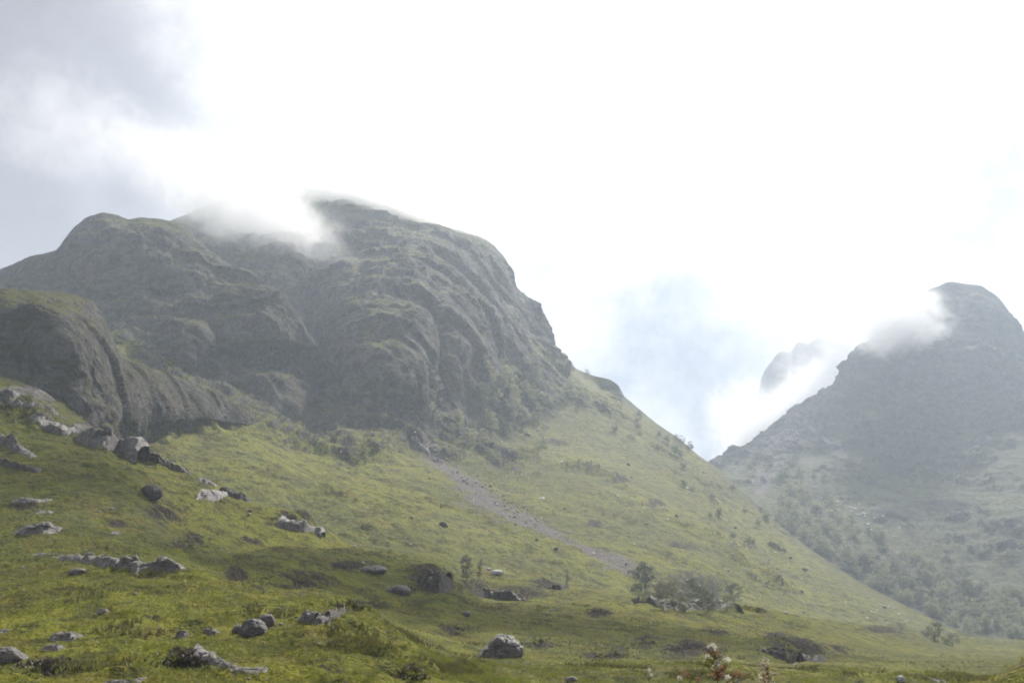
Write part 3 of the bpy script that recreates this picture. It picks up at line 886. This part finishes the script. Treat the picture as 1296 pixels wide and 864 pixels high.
OC = [
    ('long broken band of grey bedrock crossing the left meadow', [(18, 699, 5), (60, 706, 9), (105, 712, 15), (135, 718, 22), (168, 722, 30), (200, 723, 34), (222, 723, 20), (240, 724, 4)], 4.0, M_rock_grey),
    ('jagged pale-topped outcrop at the right brow of the near grassy knoll', [(373, 782, 8), (384, 788, 22), (402, 791, 27), (420, 788, 27), (432, 781, 20), (439, 774, 8)], 2.2, M_rock_grey),
    ('narrow strip of pale ribs sloping down at the bottom edge of the meadow', [(236, 829, 4), (262, 838, 9), (290, 850, 11), (315, 855, 9), (337, 861, 4)], 1.4, M_rock_pale),
    ('dark outcrop with a pale cap on the grassy knoll above the dark hollow', [(343, 664, 6), (365, 671, 16), (385, 675, 25), (402, 673, 24), (411, 665, 8)], 5.0, M_rock_grey),
    ('long dark stepped ledge descending along the brow of the left slope', [(156, 572, 5), (180, 580, 13), (205, 590, 14), (230, 597, 12), (252, 605, 5)], 3.0, M_rock_dark),
    ('short dark ledge below the pale slab on the brow of the left slope', [(272, 618, 4), (285, 625, 10), (302, 632, 13), (319, 637, 6)], 3.0, M_rock_dark),
    ('thin pale ledge between the long dark ledge and the pale slab', [(244, 605, 4), (260, 611, 7), (277, 618, 4)], 2.5, M_rock_pale),
    ('blocky crag of layered grey rock with a dark overhang under the left cliffs', [(88, 553, 8), (108, 562, 24), (130, 572, 32), (150, 570, 30), (168, 562, 16), (180, 558, 5)], 7.0, M_rock_grey),
    ('slanting grey rib at the left edge, upper of two ribs', [(-14, 556, 10), (15, 570, 18), (44, 583, 5)], 3.0, M_rock_grey),
    ('dark slanting rib at the left edge, lower of two ribs', [(-14, 585, 10), (20, 594, 14), (50, 599, 5)], 3.0, M_rock_dark),
    ('ragged pale rocks at the foot of the tall left cliff', [(-14, 500, 10), (6, 503, 17), (18, 504, 14), (28, 502, 5)], 3.0, M_rock_grey),
    ('low broken crag above the slanting ribs, left of the blocky crag', [(28, 530, 5), (50, 542, 14), (72, 550, 16), (90, 553, 5)], 4.0, M_rock_grey),
    ('dark upright rock face in the middle of the meadow beside the small birch', [(526, 738, 8), (540, 748, 30), (556, 753, 40), (570, 751, 38), (577, 742, 16)], 10.0, M_rock_dark),
    ('dark overhung bank below the white stone in mid meadow', [(596, 750, 6), (618, 756, 17), (645, 760, 14), (672, 760, 4)], 4.0, M_rock_dark),
    ('small dark bank right of the overhung bank in mid meadow', [(686, 742, 4), (700, 747, 11), (716, 747, 14), (725, 742, 5)], 3.0, M_rock_dark),
    ('dark mass added as shade under the tree clump in the gully', [(796, 758, 6), (830, 768, 18), (870, 772, 22), (912, 770, 20), (942, 764, 5)], 12.0, M_rock_dark),  # dark rock form added where only shade lies among the gully trees
    ('dark crumbling peat bank facing the two tall weeds', [(958, 822, 4), (985, 834, 14), (1015, 838, 15), (1040, 838, 12), (1056, 832, 4)], 4.0, M_rock_dark),
    ('pale rib at the head of the scree tongue', [(517, 556, 5), (526, 566, 12), (540, 575, 10), (548, 580, 4)], 4.0, M_rock_grey),
]
for i, (lab, path, dep, mm) in enumerate(OC):
    outcrop('rock_outcrop' if mm is not M_rock_dark or 'bank' not in lab else 'peat_bank', lab, path, dep, mm, 11 + i * 3, cat='bank' if 'bank' in lab and mm is M_rock_dark else 'rock outcrop')

BL = [
    ('boulder', 'large grey boulder standing alone low in the middle of the meadow', 631, 839, 54, 34, M_rock_grey, False, 0.8),
    ('boulder', 'brown boulder in front, largest of three touching on the near knoll', 320, 808, 30, 24, M_rock_grey, False, 0.9),
    ('boulder', 'brown boulder leaning behind, upper right of three touching on the near knoll', 335, 798, 22, 20, M_rock_grey, False, 0.9),
    ('boulder', 'narrow brown stone at the left end of three touching on the near knoll', 301, 803, 14, 12, M_rock_grey, False, 0.9),
    ('rock_slab', 'low pale slab in the near turf, left of the pair above the pale ribs', 228, 807, 22, 9, M_rock_pale, True, 0.8),
    ('rock_slab', 'low pale slab in the near turf, right of the pair above the pale ribs', 263, 803, 26, 9, M_rock_pale, True, 0.8),
    ('boulder', 'small rounded grey boulder just below the long band of bedrock', 97, 728, 20, 9, M_rock_grey, False, 0.9),
    ('boulder', 'pale-topped boulder cut by the left edge near the bottom corner', 10, 840, 38, 20, M_rock_pale, False, 0.8),
    ('rock_slab', 'thin pale slab right of the pale-topped corner boulder', 62, 823, 30, 8, M_rock_pale, True, 0.7),
    ('rock_slab', 'mottled pale slab above the thin slab near the bottom left corner', 78, 810, 42, 12, M_rock_pale, True, 0.7),
    ('rock_slab', 'small pale stone at the left edge above the corner slabs', 4, 800, 20, 6, M_rock_pale, True, 0.8),
    ('rock_slab', 'pale slab cut by the bottom edge left of the pale ribs', 152, 866, 52, 8, M_rock_pale, True, 0.7),
    ('rock_slab', 'broad flat grey slab above the long band of bedrock', 42, 676, 58, 13, M_rock_grey, True, 0.7),
    ('rock_slab', 'long thin pale slab high on the left meadow', 34, 636, 50, 6, M_rock_pale, True, 0.6),
    ('rock_slab', 'short thin pale slab above the broad flat slab', 54, 650, 24, 4, M_rock_pale, True, 0.6),
    ('boulder', 'dark knobbly boulder alone on the left slope below the long ledge', 187, 629, 32, 16, M_rock_dark, False, 0.8),
    ('rock_slab', 'bright pale slab at the end of the ledge on the left slope', 263, 633, 40, 11, M_rock_pale, True, 0.6),
    ('boulder', 'low grey rock in the shaded turf, upper of two left of the dark rock face', 471, 725, 32, 10, M_rock_grey, False, 0.8),
    ('boulder', 'low grey rock in the shaded turf, lower of two left of the dark rock face', 503, 753, 28, 12, M_rock_grey, False, 0.8),
    ('boulder', 'white stone beside the small birches in mid meadow', 629, 728, 16, 7, M_quartz, False, 0.8),
    ('boulder', 'small white stone just left of the bigger white stone in mid meadow', 617, 722, 9, 4, M_quartz, False, 0.8),
    ('boulder', 'pale rock at the bottom edge right of the tall weeds', 1140, 863, 12, 8, M_quartz, False, 0.8),
    ('boulder', 'pale rock at the bottom edge below the large grey boulder', 723, 864, 14, 8, M_rock_pale, False, 0.8),
    ('rock_slab', 'flat grey rock at the bottom edge near the bright grass bank', 1188, 863, 26, 5, M_rock_pale, True, 0.8),
    ('boulder', 'dark boulder on the open slope beside the foot of the scree tongue', 560, 667, 11, 7, M_rock_dark, False, 0.9),
    ('boulder', 'brown rock in the grass left of the large grey boulder', 588, 779, 14, 6, M_rock_grey, False, 0.9),
    ('boulder', 'pinkish stone on the turf left of the three touching boulders', 130, 778, 14, 8, M_rock_pale, False, 0.9),
    ('rock_slab', 'pale streaked slab right above the long band of bedrock', 145, 676, 16, 5, M_rock_pale, True, 0.8),
    ('boulder', 'lone dark boulder on the slope above the valley-floor trees', 1018, 723, 9, 5, M_rock_dark, False, 0.9),
    ('rock_slab', 'white vein of bare rock under the ridge trees of the bluff', 689, 494, 6, 7, M_quartz, True, 0.6),
    ('boulder', 'boulder with a white top at the head of the scree tongue', 524, 562, 12, 9, M_rock_grey, False, 0.9),
    ('rock_slab', 'white flat stone low on the open grass slope right of the scree', 686, 631, 9, 4, M_quartz, True, 0.8),
]
for i, (nm, lab, px, py, w, h, mm, fl, dp) in enumerate(BL):
    rock(nm, lab, 'rock' if nm == 'rock_slab' else 'boulder', px, py, w, h, mm, 101 + i, flat=fl, deep=dp)

RG = random.Random(5)


def crest_py(px):
    return float(np.interp(px, [330, 560, 640, 700, 760, 800, 860, 910, 960, 1000, 1050, 1100, 1160, 1230, 1340], [238, 285, 332, 440, 480, 510, 555, 593, 641, 676, 713, 743, 773, 806, 840]))


# small stones strewn over the slopes: three kinds, copies of a few shapes
protos = {k: [rock_mesh(nm, 300 + 7 * j + ii, 0.5, 0.42, 0.34, mm, 7, 0.08, 3) for j in range(4)]
          for ii, (k, nm, mm) in enumerate((('pale', 'stone', M_quartz), ('dark', 'small_boulder', M_rock_dark), ('grey', 'stone', M_rock_pale)))}


def strew(n, kind, name, label, group, gen, lo, hi, only):
    k = tries = 0
    while k < n and tries < n * 30:
        tries += 1
        px, py = gen()
        b = hit(px, py)
        if b is None or b[2] not in only:
            continue
        o = link(bpy.data.objects.new(name, RG.choice(protos[kind])))
        s = RG.uniform(lo, hi) * b[0].y / FPX
        o.location = b[0] + Vector((0, 0, 0.1 * s))
        o.rotation_euler = (RG.uniform(-.3, .3), RG.uniform(-.3, .3), RG.uniform(0, 6.28))
        o.scale = (s * RG.uniform(.8, 1.4), s, s * RG.uniform(.7, 1.1))
        tag(o, label, 'stone' if kind != 'dark' else 'boulder', group)
        k += 1


def on_slope():
    px = RG.uniform(430, 1150)
    return px, RG.uniform(max(crest_py(px) + 10, 540), 790)


def on_scree():
    t = RG.random() ** 0.8
    return np.interp(t, [0, .25, .6, 1], [526, 560, 625, 690]) + RG.gauss(0, 6 + 13 * t), 560 + 110 * t + RG.gauss(0, 4)


strew(34, 'dark', 'small_boulder', 'small dark boulder lying among the rubble of the scree tongue', 'dark boulders on the scree tongue', on_scree, 2.2, 5.0, ('bluff',))
strew(55, 'pale', 'stone', 'small white stone dotted over the open grass slope of the bluff', 'white stones on the open slope', on_slope, 2.2, 4.2, ('bluff',))
strew(150, 'grey', 'stone', 'pale grey stone lying among the rubble of the scree tongue', 'stones on the scree tongue', on_scree, 1.6, 4.0, ('bluff',))
strew(30, 'dark', 'small_boulder', 'small dark boulder dotted over the open grass slope of the bluff', 'dark boulders on the open slope', on_slope, 3.0, 6.5, ('bluff',))
strew(60, 'grey', 'stone', 'small pale stone poking out of the near meadow turf', 'stones in the meadow turf', lambda: (RG.uniform(0, 1200), RG.uniform(640, 860)), 2.5, 6, ('meadow',))
strew(22, 'pale', 'stone', 'pale stone on the wooded lower side of the right hill', 'stones on the right hillside', lambda: (RG.gauss(1095, 35), RG.gauss(655, 25)), 2.5, 5.0, ('right_hill',))


# ------------------------------------------------------------------ trees
def tube(pts, rad, k=6):
    V, F = [], []
    pts = [Vector(p) for p in pts]
    for i, p in enumerate(pts):
        d = (pts[min(i + 1, len(pts) - 1)] - pts[max(i - 1, 0)]).normalized()
        a = d.orthogonal().normalized()
        b = d.cross(a)
        for j in range(k):
            th = 2 * math.pi * j / k
            V.append(p + (a * math.cos(th) + b * math.sin(th)) * rad[i])
    for i in range(len(pts) - 1):
        for j in range(k):
            F.append((i * k + j, i * k + (j + 1) % k, (i + 1) * k + (j + 1) % k, (i + 1) * k + j))
    return [v[:] for v in V], F


def tree_parts(seed, h, spread, leaves, leaf, clumps, low=0.25):
    """trunk with limbs, and a crown of leaf sprays gathered round the limb ends"""
    rg = random.Random(seed)
    TV, TF, ends = [], [], []

    def add(pts, rad):
        v, f = tube(pts, rad)
        o = len(TV)
        TV.extend(v)
        TF.extend([tuple(i + o for i in q) for q in f])
    lean = (rg.uniform(-.1, .1) * h, rg.uniform(-.1, .1) * h)
    tp = [(lean[0] * t * t, lean[1] * t * t, h * t * 0.86 - 0.3) for t in (0, .25, .5, .75, 1)]
    add(tp, [h * .022, h * .017, h * .013, h * .008, h * .003])
    ends.append(Vector(tp[-1]))
    for c in range(clumps):
        t = rg.uniform(low, 0.95)
        s = Vector((lean[0] * t * t, lean[1] * t * t, h * t * .86 - .3))
        th = rg.uniform(0, 6.28)
        L = spread * (0.35 + 0.65 * math.sin(math.pi * min(1, 0.15 + t * 0.85))) * rg.uniform(.55, 1.1)
        e = s + Vector((math.cos(th) * L, math.sin(th) * L, L * rg.uniform(.25, .8)))
        mdl = s.lerp(e, .5) + Vector((0, 0, L * .08))
        add([s, mdl, e], [h * .007, h * .005, h * .002])
        ends += [e, s.lerp(e, .6)]
    V, F = [], []
    for _ in range(int(1.3 * len(ends))):                       # sprays filling the crown between the limb ends
        t = rg.uniform(low, 1.0)
        q = spread * math.sin(math.pi * min(1, 0.12 + t * 0.86)) ** .6 * rg.random() ** .5
        th = rg.uniform(0, 6.28)
        ends.append(Vector((lean[0] * t + math.cos(th) * q, lean[1] * t + math.sin(th) * q, h * t * .95)))
    per = leaves // len(ends)
    for e in ends:
        r = spread * rg.uniform(.16, .36)
        for _ in range(per):
            d = Vector((rg.gauss(0, 1), rg.gauss(0, 1), rg.gauss(0, .8)))
            p = e + d.normalized() * r * rg.random() ** .45
            a = Vector((rg.gauss(0, 1), rg.gauss(0, 1), rg.gauss(0, 1))).normalized()
            b = a.orthogonal().normalized()
            l = leaf * rg.uniform(.6, 1.3)
            o = len(V)
            V += [(p - a * l)[:], (p + b * l * .55)[:], (p + a * l)[:], (p - b * l * .55)[:]]
            F.append((o, o + 1, o + 2, o + 3))
    return TV, TF, V, F


def small_tree_mesh(seed, h, spread, n, leaf, mat, low=0.1):
    tv, tf, v, f = tree_parts(seed, h, spread, n, leaf, 9, low)
    V = np.array(tv + v)
    F = np.array(list(tf) + [tuple(i + len(tv) for i in q) for q in f])
    return mesh_np('birch', V, F, None, False, mats=[M_bark, mat], midx=[0] * len(tf) + [1] * len(f))


FAR_PALE = [small_tree_mesh(i, 1.0, 0.4, 1000, 0.036, M_birch) for i in range(5)]
FAR_DARK = [small_tree_mesh(20 + i, 1.0, 0.46, 1000, 0.038, M_birch_dark, 0.05) for i in range(4)]


def far_trees(n, gen, protos_, name, label, group, lo, hi, only, cat='tree'):
    k = tries = 0
    while k < n and tries < n * 40:
        tries += 1
        px, py = gen()
        b = hit(px, py)
        if b is None or b[2] not in only:
            continue
        o = link(bpy.data.objects.new(name, RG.choice(protos_)))
        s = RG.uniform(lo, hi) * b[0].y / FPX
        o.location = b[0] - Vector((0, 0, 0.02 * s))
        o.rotation_euler = (RG.uniform(-.08, .08), RG.uniform(-.08, .08), RG.uniform(0, 6.28))
        o.scale = (s * RG.uniform(.85, 1.35), s * RG.uniform(.85, 1.35), s)
        tag(o, label, cat, group)
        k += 1


def gorge():
    px = RG.uniform(985, 1296)
    lo = crest_py(px)
    band = np.interp(px, [985, 1050, 1150, 1230, 1300], [55, 80, 76, 66, 70])
    return px, lo - band * RG.random() ** 1.7 + 3


far_trees(190, gorge, FAR_PALE, 'birch', 'small pale birch in the wooded gorge below the right hill', 'birches in the gorge', 11, 20, ('right_hill', 'ground'))
far_trees(60, lambda: (RG.gauss(1195, 60), RG.gauss(760, 24)), FAR_DARK, 'dark_tree', 'dark round-crowned tree in the wooded gorge below the right hill', 'dark trees in the gorge', 9, 17, ('right_hill', 'ground'))
far_trees(30, lambda: (RG.uniform(965, 1110), RG.uniform(585, 680)), FAR_DARK, 'dark_bush', 'dark low bush on the steep upper side of the gorge', 'bushes on the upper gorge side', 7, 13, ('right_hill',), 'bush')
far_trees(50, lambda: (RG.gauss(648, 25), RG.gauss(510, 20)), FAR_PALE, 'birch', 'pale birch in the thicket at the foot of the bluff cliffs', 'birches under the bluff', 15, 25, ('bluff',))
far_trees(20, lambda: (lambda t: (540 + 75 * t + RG.gauss(0, 8), 505 + 62 * t + RG.gauss(0, 6)))(RG.random()), FAR_PALE, 'birch', 'pale birch in the line climbing the dark gully under the bluff cliffs', 'birches in the bluff gully', 10, 18, ('bluff',))
far_trees(46, lambda: (lambda x: (x, crest_py(x) + RG.random() ** 1.6 * 75 + 3))(RG.uniform(690, 985)), FAR_DARK, 'dark_bush', 'dark bush scattered down the right shoulder of the bluff', 'bushes on the bluff shoulder', 6, 13, ('bluff',), 'bush')


def tree(label, px, py, hpx, spread, mat, seed, name='birch', group=None, leaves=1500, low=.2, cat='tree', clumps=13):
    b = hit(px, py)
    h = hpx * b[0].y / FPX
    tv, tf, v, f = tree_parts(seed, h, h * spread, leaves, h * 0.034, clumps, low)
    root = link(bpy.data.objects.new(name, None))
    root.empty_display_size = 0.5
    root.location = b[0]
    tag(root, label, cat, group)
    link(bpy.data.objects.new('trunk', mesh_np('trunk', tv, tf, M_bark)), root)
    link(bpy.data.objects.new('crown', mesh_np('crown', v, f, mat, False)), root)
    return root


tree('slender birch in mid meadow beside the dark upright rock face', 591, 736, 34, .26, M_birch, 51)
tree('thin sparse sapling just right of the slender meadow birch', 606, 735, 28, .14, M_birch, 52, leaves=420)
tree('pale rounded bush in front of the slender meadow birch', 607, 750, 20, .5, M_birch, 53, 'pale_bush', low=.1, cat='bush')
tree('tall dark tree at the left end of the gully clump', 812, 748, 36, .42, M_birch_dark, 54, 'dark_tree', low=.1)
tree('round pale tree on the left half of the gully clump', 852, 764, 32, .42, M_birch, 55, low=.1)
tree('pale bush between the tall dark tree and the round pale tree of the gully', 834, 757, 22, .5, M_birch, 56, 'pale_bush', low=.1, cat='bush')
tree('brownish tree in the middle of the gully clump', 880, 760, 28, .5, M_birch_dark, 57, 'dark_tree', low=.1)
tree('pale spreading tree right of the middle of the gully clump', 903, 757, 28, .5, M_birch, 58, low=.1)
tree('small dark bush at the right end of the gully clump', 929, 762, 24, .5, M_birch_dark, 59, 'dark_bush', low=.1, cat='bush')
tree('small pale bush low at the left foot of the gully clump', 818, 760, 14, .55, M_birch, 60, 'pale_bush', low=.1, cat='bush')
tree('pale tree low in front of the middle of the gully clump', 866, 773, 24, .5, M_birch, 71, low=.05)
tree('dark tree low in front of the left half of the gully clump', 840, 771, 22, .55, M_birch_dark, 72, 'dark_tree', low=.05)
tree('dark tree low in front of the right half of the gully clump', 896, 774, 26, .55, M_birch_dark, 73, 'dark_tree', low=.05)
tree('pale leaning tree at the right foot of the gully clump', 920, 773, 22, .5, M_birch, 74, low=.05)
tree('thin dead-looking sapling on the meadow slope left of the gully', 718, 741, 22, .12, M_birch_dark, 61, 'sapling', leaves=240)
tree('dark round bush at the valley end of the grass slope', 1183, 812, 24, .55, M_birch_dark, 62, 'dark_bush', low=.05, cat='bush')
tree('low spreading bush right of the dark round bush in the valley', 1206, 818, 16, .8, M_birch_dark, 63, 'dark_bush', low=.05, cat='bush')
tree('low grey-green bush on the rise left of the dark round bush', 1140, 801, 13, .9, M_birch, 64, 'pale_bush', low=.05, cat='bush')


# ------------------------------------------------------------------ ground cover
def scatter_on(name, centers, blades, hlo, hhi, width, mat, seed, lean=.5, droop=0.0):
    rg = np.random.default_rng(seed)
    n = len(centers)
    c = np.repeat(centers, blades, 0)
    m = len(c)
    th = rg.uniform(0, 2 * np.pi, m)
    h = rg.uniform(hlo, hhi, m) * np.repeat(rg.uniform(.6, 1.3, n), blades)
    r = np.stack([np.cos(th), np.sin(th), np.zeros(m)], -1)
    s = np.stack([-np.sin(th), np.cos(th), np.zeros(m)], -1)
    base = c + r * (rg.uniform(0, .12, m) * hhi)[:, None]
    base[:, 2] -= 0.04
    tip = base + r * (h * rg.uniform(.1, lean, m))[:, None] + np.array([0, 0, 1.0]) * h[:, None]
    w = (width * rg.uniform(.6, 1.4, m))[:, None]
    V = np.stack([base - s * w, base + s * w, tip], 1).reshape(-1, 3)
    F = np.arange(3 * m).reshape(-1, 3)
    o = link(bpy.data.objects.new(name, mesh_np(name, V, F, mat, False)))
    tag(o, kind='stuff')
    return o


mv, _f = BVH['meadow']
ok = (mv[:, 1] < 170) & (mv[:, 1] > 48) & (np.abs(mv[:, 0] / mv[:, 1]) < 0.62)
cand = mv[ok]
rgn = np.random.default_rng(3)
msk = fbm(cand / 6.0, 3) + 0.5 * fbm(cand / 1.3 + 9, 2)
cand = cand[msk > 0.02]
sel = cand[rgn.choice(len(cand), min(42000, len(cand)), replace=False)]
sel = sel + np.stack([rgn.uniform(-.15, .15, len(sel)), rgn.uniform(-.15, .15, len(sel)), np.zeros(len(sel))], -1)
scatter_on('grass', sel, 6, .14, .36, .022, M_grass, 4, .9)
ok2 = (mv[:, 1] < 240) & (mv[:, 1] > 52) & (np.abs(mv[:, 0] / mv[:, 1]) < 0.62)
rs = mv[ok2]
rs = rs[fbm(rs / 9.0 + 60, 4) > 0.24]
rs = rs[rgn.choice(len(rs), min(9000, len(rs)), replace=False)]
scatter_on('rushes', rs, 8, .2, .5, .03, M_rush, 14, .6)
bv, _f = BVH['grass_bank']
ok = (bv[:, 1] > 18) & (bv[:, 1] < 36) & (bv[:, 0] > 8) & (bv[:, 0] < 22)
sel = bv[ok]
sel = sel[rgn.choice(len(sel), min(9000, len(sel)), replace=len(sel) < 9000)] + rgn.uniform(-.12, .12, (min(9000, len(sel)), 3)) * np.array([1, 1, 0])
scatter_on('grass', sel, 7, .06, .2, .01, M_grass, 6, .9)

# heather on the peaty banks
pts = []
for (hx, hy, rx, ry, rise) in HEATH_AND_SHADE_SPOTS:
    for _ in range(int(rx * ry * 1.1)):
        px, py = hx + RG.gauss(0, .55) * rx, hy + RG.gauss(0, .55) * ry
        b = hit(px, py, ('meadow',))
        if b:
            pts.append(b[0][:])
pts = np.array(pts)
pts = pts[fbm(pts / 3.5 + 4, 3) > -0.05]
scatter_on('heather', pts, 9, .08, .26, .045, M_heather, 8, 1.2)


# ------------------------------------------------------------------ tall weeds at the roadside
def spray(rg, c, rad, n, size, flat=1.0):
    V, F = [], []
    for _ in range(n):
        d = Vector((rg.gauss(0, 1), rg.gauss(0, 1), rg.gauss(0, 1) * flat)).normalized()
        p = Vector(c) + d * rad * rg.random() ** .5
        a = (d + Vector((rg.gauss(0, .6), rg.gauss(0, .6), rg.gauss(0, .6)))).normalized()
        b = a.orthogonal().normalized()
        b.rotate(Matrix.Rotation(rg.uniform(0, 6.28), 3, a))
        l = size * rg.uniform(.6, 1.4)
        o = len(V)
        V += [p[:], (p + a * l * .5 + b * l * .3)[:], (p + a * l)[:], (p + a * l * .5 - b * l * .3)[:]]
        F.append((o, o + 1, o + 2, o + 3))
    return V, F


def leaf_blade(p, d, l, w):
    p, d = Vector(p), Vector(d).normalized()
    sd = d.cross(Vector((0, 0, 1)))
    sd = sd.normalized() if sd.length > .01 else Vector((1, 0, 0))
    V, F = [], []
    for i, (t, ww, z) in enumerate(((0, .1, 0), (.3, .9, .06), (.6, 1, .02), (.85, .5, -.1), (1, .02, -.22))):
        c = p + d * l * t + Vector((0, 0, z * l))
        V += [(c - sd * w * ww)[:], (c + Vector((0, 0, -w * .25)))[:], (c + sd * w * ww)[:]]
    for i in range(4):
        for j in range(2):
            a = i * 3 + j
            F.append((a, a + 1, a + 4, a + 3))
    return V, F


def weed(label, px, pytop, Y, seed, heads, leafy=6, spike=False):
    rg = random.Random(seed)
    top = Vector(pix(px, pytop, Y))
    b = TREES_BVH['grass_bank'].ray_cast(Vector((top.x, top.y, 5)), Vector((0, 0, -1)))
    gz = b[0].z if b[0] else -1.8
    root = link(bpy.data.objects.new('weed', None))
    root.location = (top.x, top.y, gz)
    tag(root, label, 'weed')
    H = top.z - gz
    pts = [(0.02 * math.sin(5 * t + seed) * t, 0.02 * t, H * t - .02) for t in (0, .2, .4, .6, .8, .97)]
    v, f = tube(pts, [.006, .0055, .005, .004, .003, .0018], 7)
    st = link(bpy.data.objects.new('stem', mesh_np('stem', v, f, M_stem)), root)
    px1 = Y / FPX
    for i in range(leafy):
        z = H - px1 * rg.uniform(14, 75)
        th = rg.uniform(0, 6.28)
        v, f = leaf_blade((0, 0, z), (math.cos(th), math.sin(th), .7), px1 * rg.uniform(10, 20), px1 * rg.uniform(2, 4))
        link(bpy.data.objects.new('leaf', mesh_np('leaf', v, f, M_brown_leaf if rg.random() < .5 else M_weed_leaf)), root)
    for (dx, dy, r, mt) in heads:
        c = Vector((dx * px1, rg.uniform(-4, 4) * px1, H - dy * px1))
        if abs(dx) > 1.5:
            s = Vector((0, 0, max(.05, c.z - abs(c.x) * .9 - 3 * px1)))
            v, f = tube([s, s.lerp(c, .55) + Vector((c.x * .15, 0, -abs(c.x) * .12)), c], [.0025, .002, .0015], 5)
            link(bpy.data.objects.new('branch', mesh_np('branch', v, f, M_stem)), root)
        v, f = spray(rg, c, r * px1, 60, r * px1 * .8)
        link(bpy.data.objects.new('seed_head', mesh_np('seed_head', v, f, {'w': M_fluff, 'b': M_brown_leaf, 'g': M_weed_leaf}[mt], False)), root)
    if spike:
        V, F = [], []
        for i in range(170):
            t = rg.random()
            z = H - px1 * (2 + 52 * t)
            th = rg.uniform(0, 6.28)
            rr = px1 * (3.0 + 9.5 * t ** .8) * rg.uniform(.55, 1.0)
            d = Vector((math.cos(th), math.sin(th), rg.uniform(.3, 1.1)))
            v, f = leaf_blade((math.cos(th) * rr * .35, math.sin(th) * rr * .35, z), d, rr * 1.0, px1 * 1.1)
            o = len(V)
            V += v
            F += [tuple(k + o for k in q) for q in f]
        link(bpy.data.objects.new('leafy_spike', mesh_np('leafy_spike', V, F, M_brown_leaf, False)), root)
        V, F = [], []
        for i in range(120):
            t = rg.random() ** .8
            th = rg.uniform(0, 6.28)
            rr = px1 * (3.0 + 10.0 * t ** .8)
            v, f = spray(rg, (math.cos(th) * rr, math.sin(th) * rr, H - px1 * (-1 + 50 * t)), px1 * .8, 4, px1 * 1.1)
            o = len(V)
            V += v
            F += [tuple(k + o for k in q) for q in f]
        link(bpy.data.objects.new('seed_fluff', mesh_np('seed_fluff', V, F, M_fluff, False)), root)
    return root


weed('tall branching weed with white fluffy seed heads in front of the meadow', 902, 815, 4.2, 3,
     [(-1, 3, 4.2, 'w'), (-7, 14, 2.2, 'w'), (9, 15, 3.4, 'w'), (17, 18, 3, 'w'), (4, 21, 3, 'w'), (-3, 8, 4, 'b'), (5, 12, 5, 'b'), (12, 28, 4, 'b'), (0, 27, 2.4, 'w'), (7, 31, 4, 'b'), (-8, 22, 4, 'g'), (4, 36, 5, 'b')], 9)
weed('low forked weed with reddish leaves, right of the tall branching weed', 930, 852, 4.0, 9, [(-1, 2, 3, 'b'), (-9, 5, 3, 'w'), (-14, 1, 3, 'b'), (5, 1, 3.4, 'b'), (-6, 10, 4, 'g'), (2, 8, 2.5, 'w')], 7)
weed('low drooping weed with one pale tuft, left of the tall branching weed', 868, 851, 4.0, 12, [(0, 1, 3.2, 'b'), (-8, 6, 2.6, 'w'), (8, 4, 2.4, 'g'), (14, 8, 2.6, 'b')], 6)
weed('bushy upright weed spike frosted with pale down, right of the other weeds', 968, 832, 4.1, 15, [], 3, True)
weed('short weed with a few white tufts at the far left of the weeds', 822, 846, 4.0, 18, [(0, 1, 1.6, 'w'), (2, 7, 1.6, 'w'), (-2, 10, 1.6, 'g')], 4)
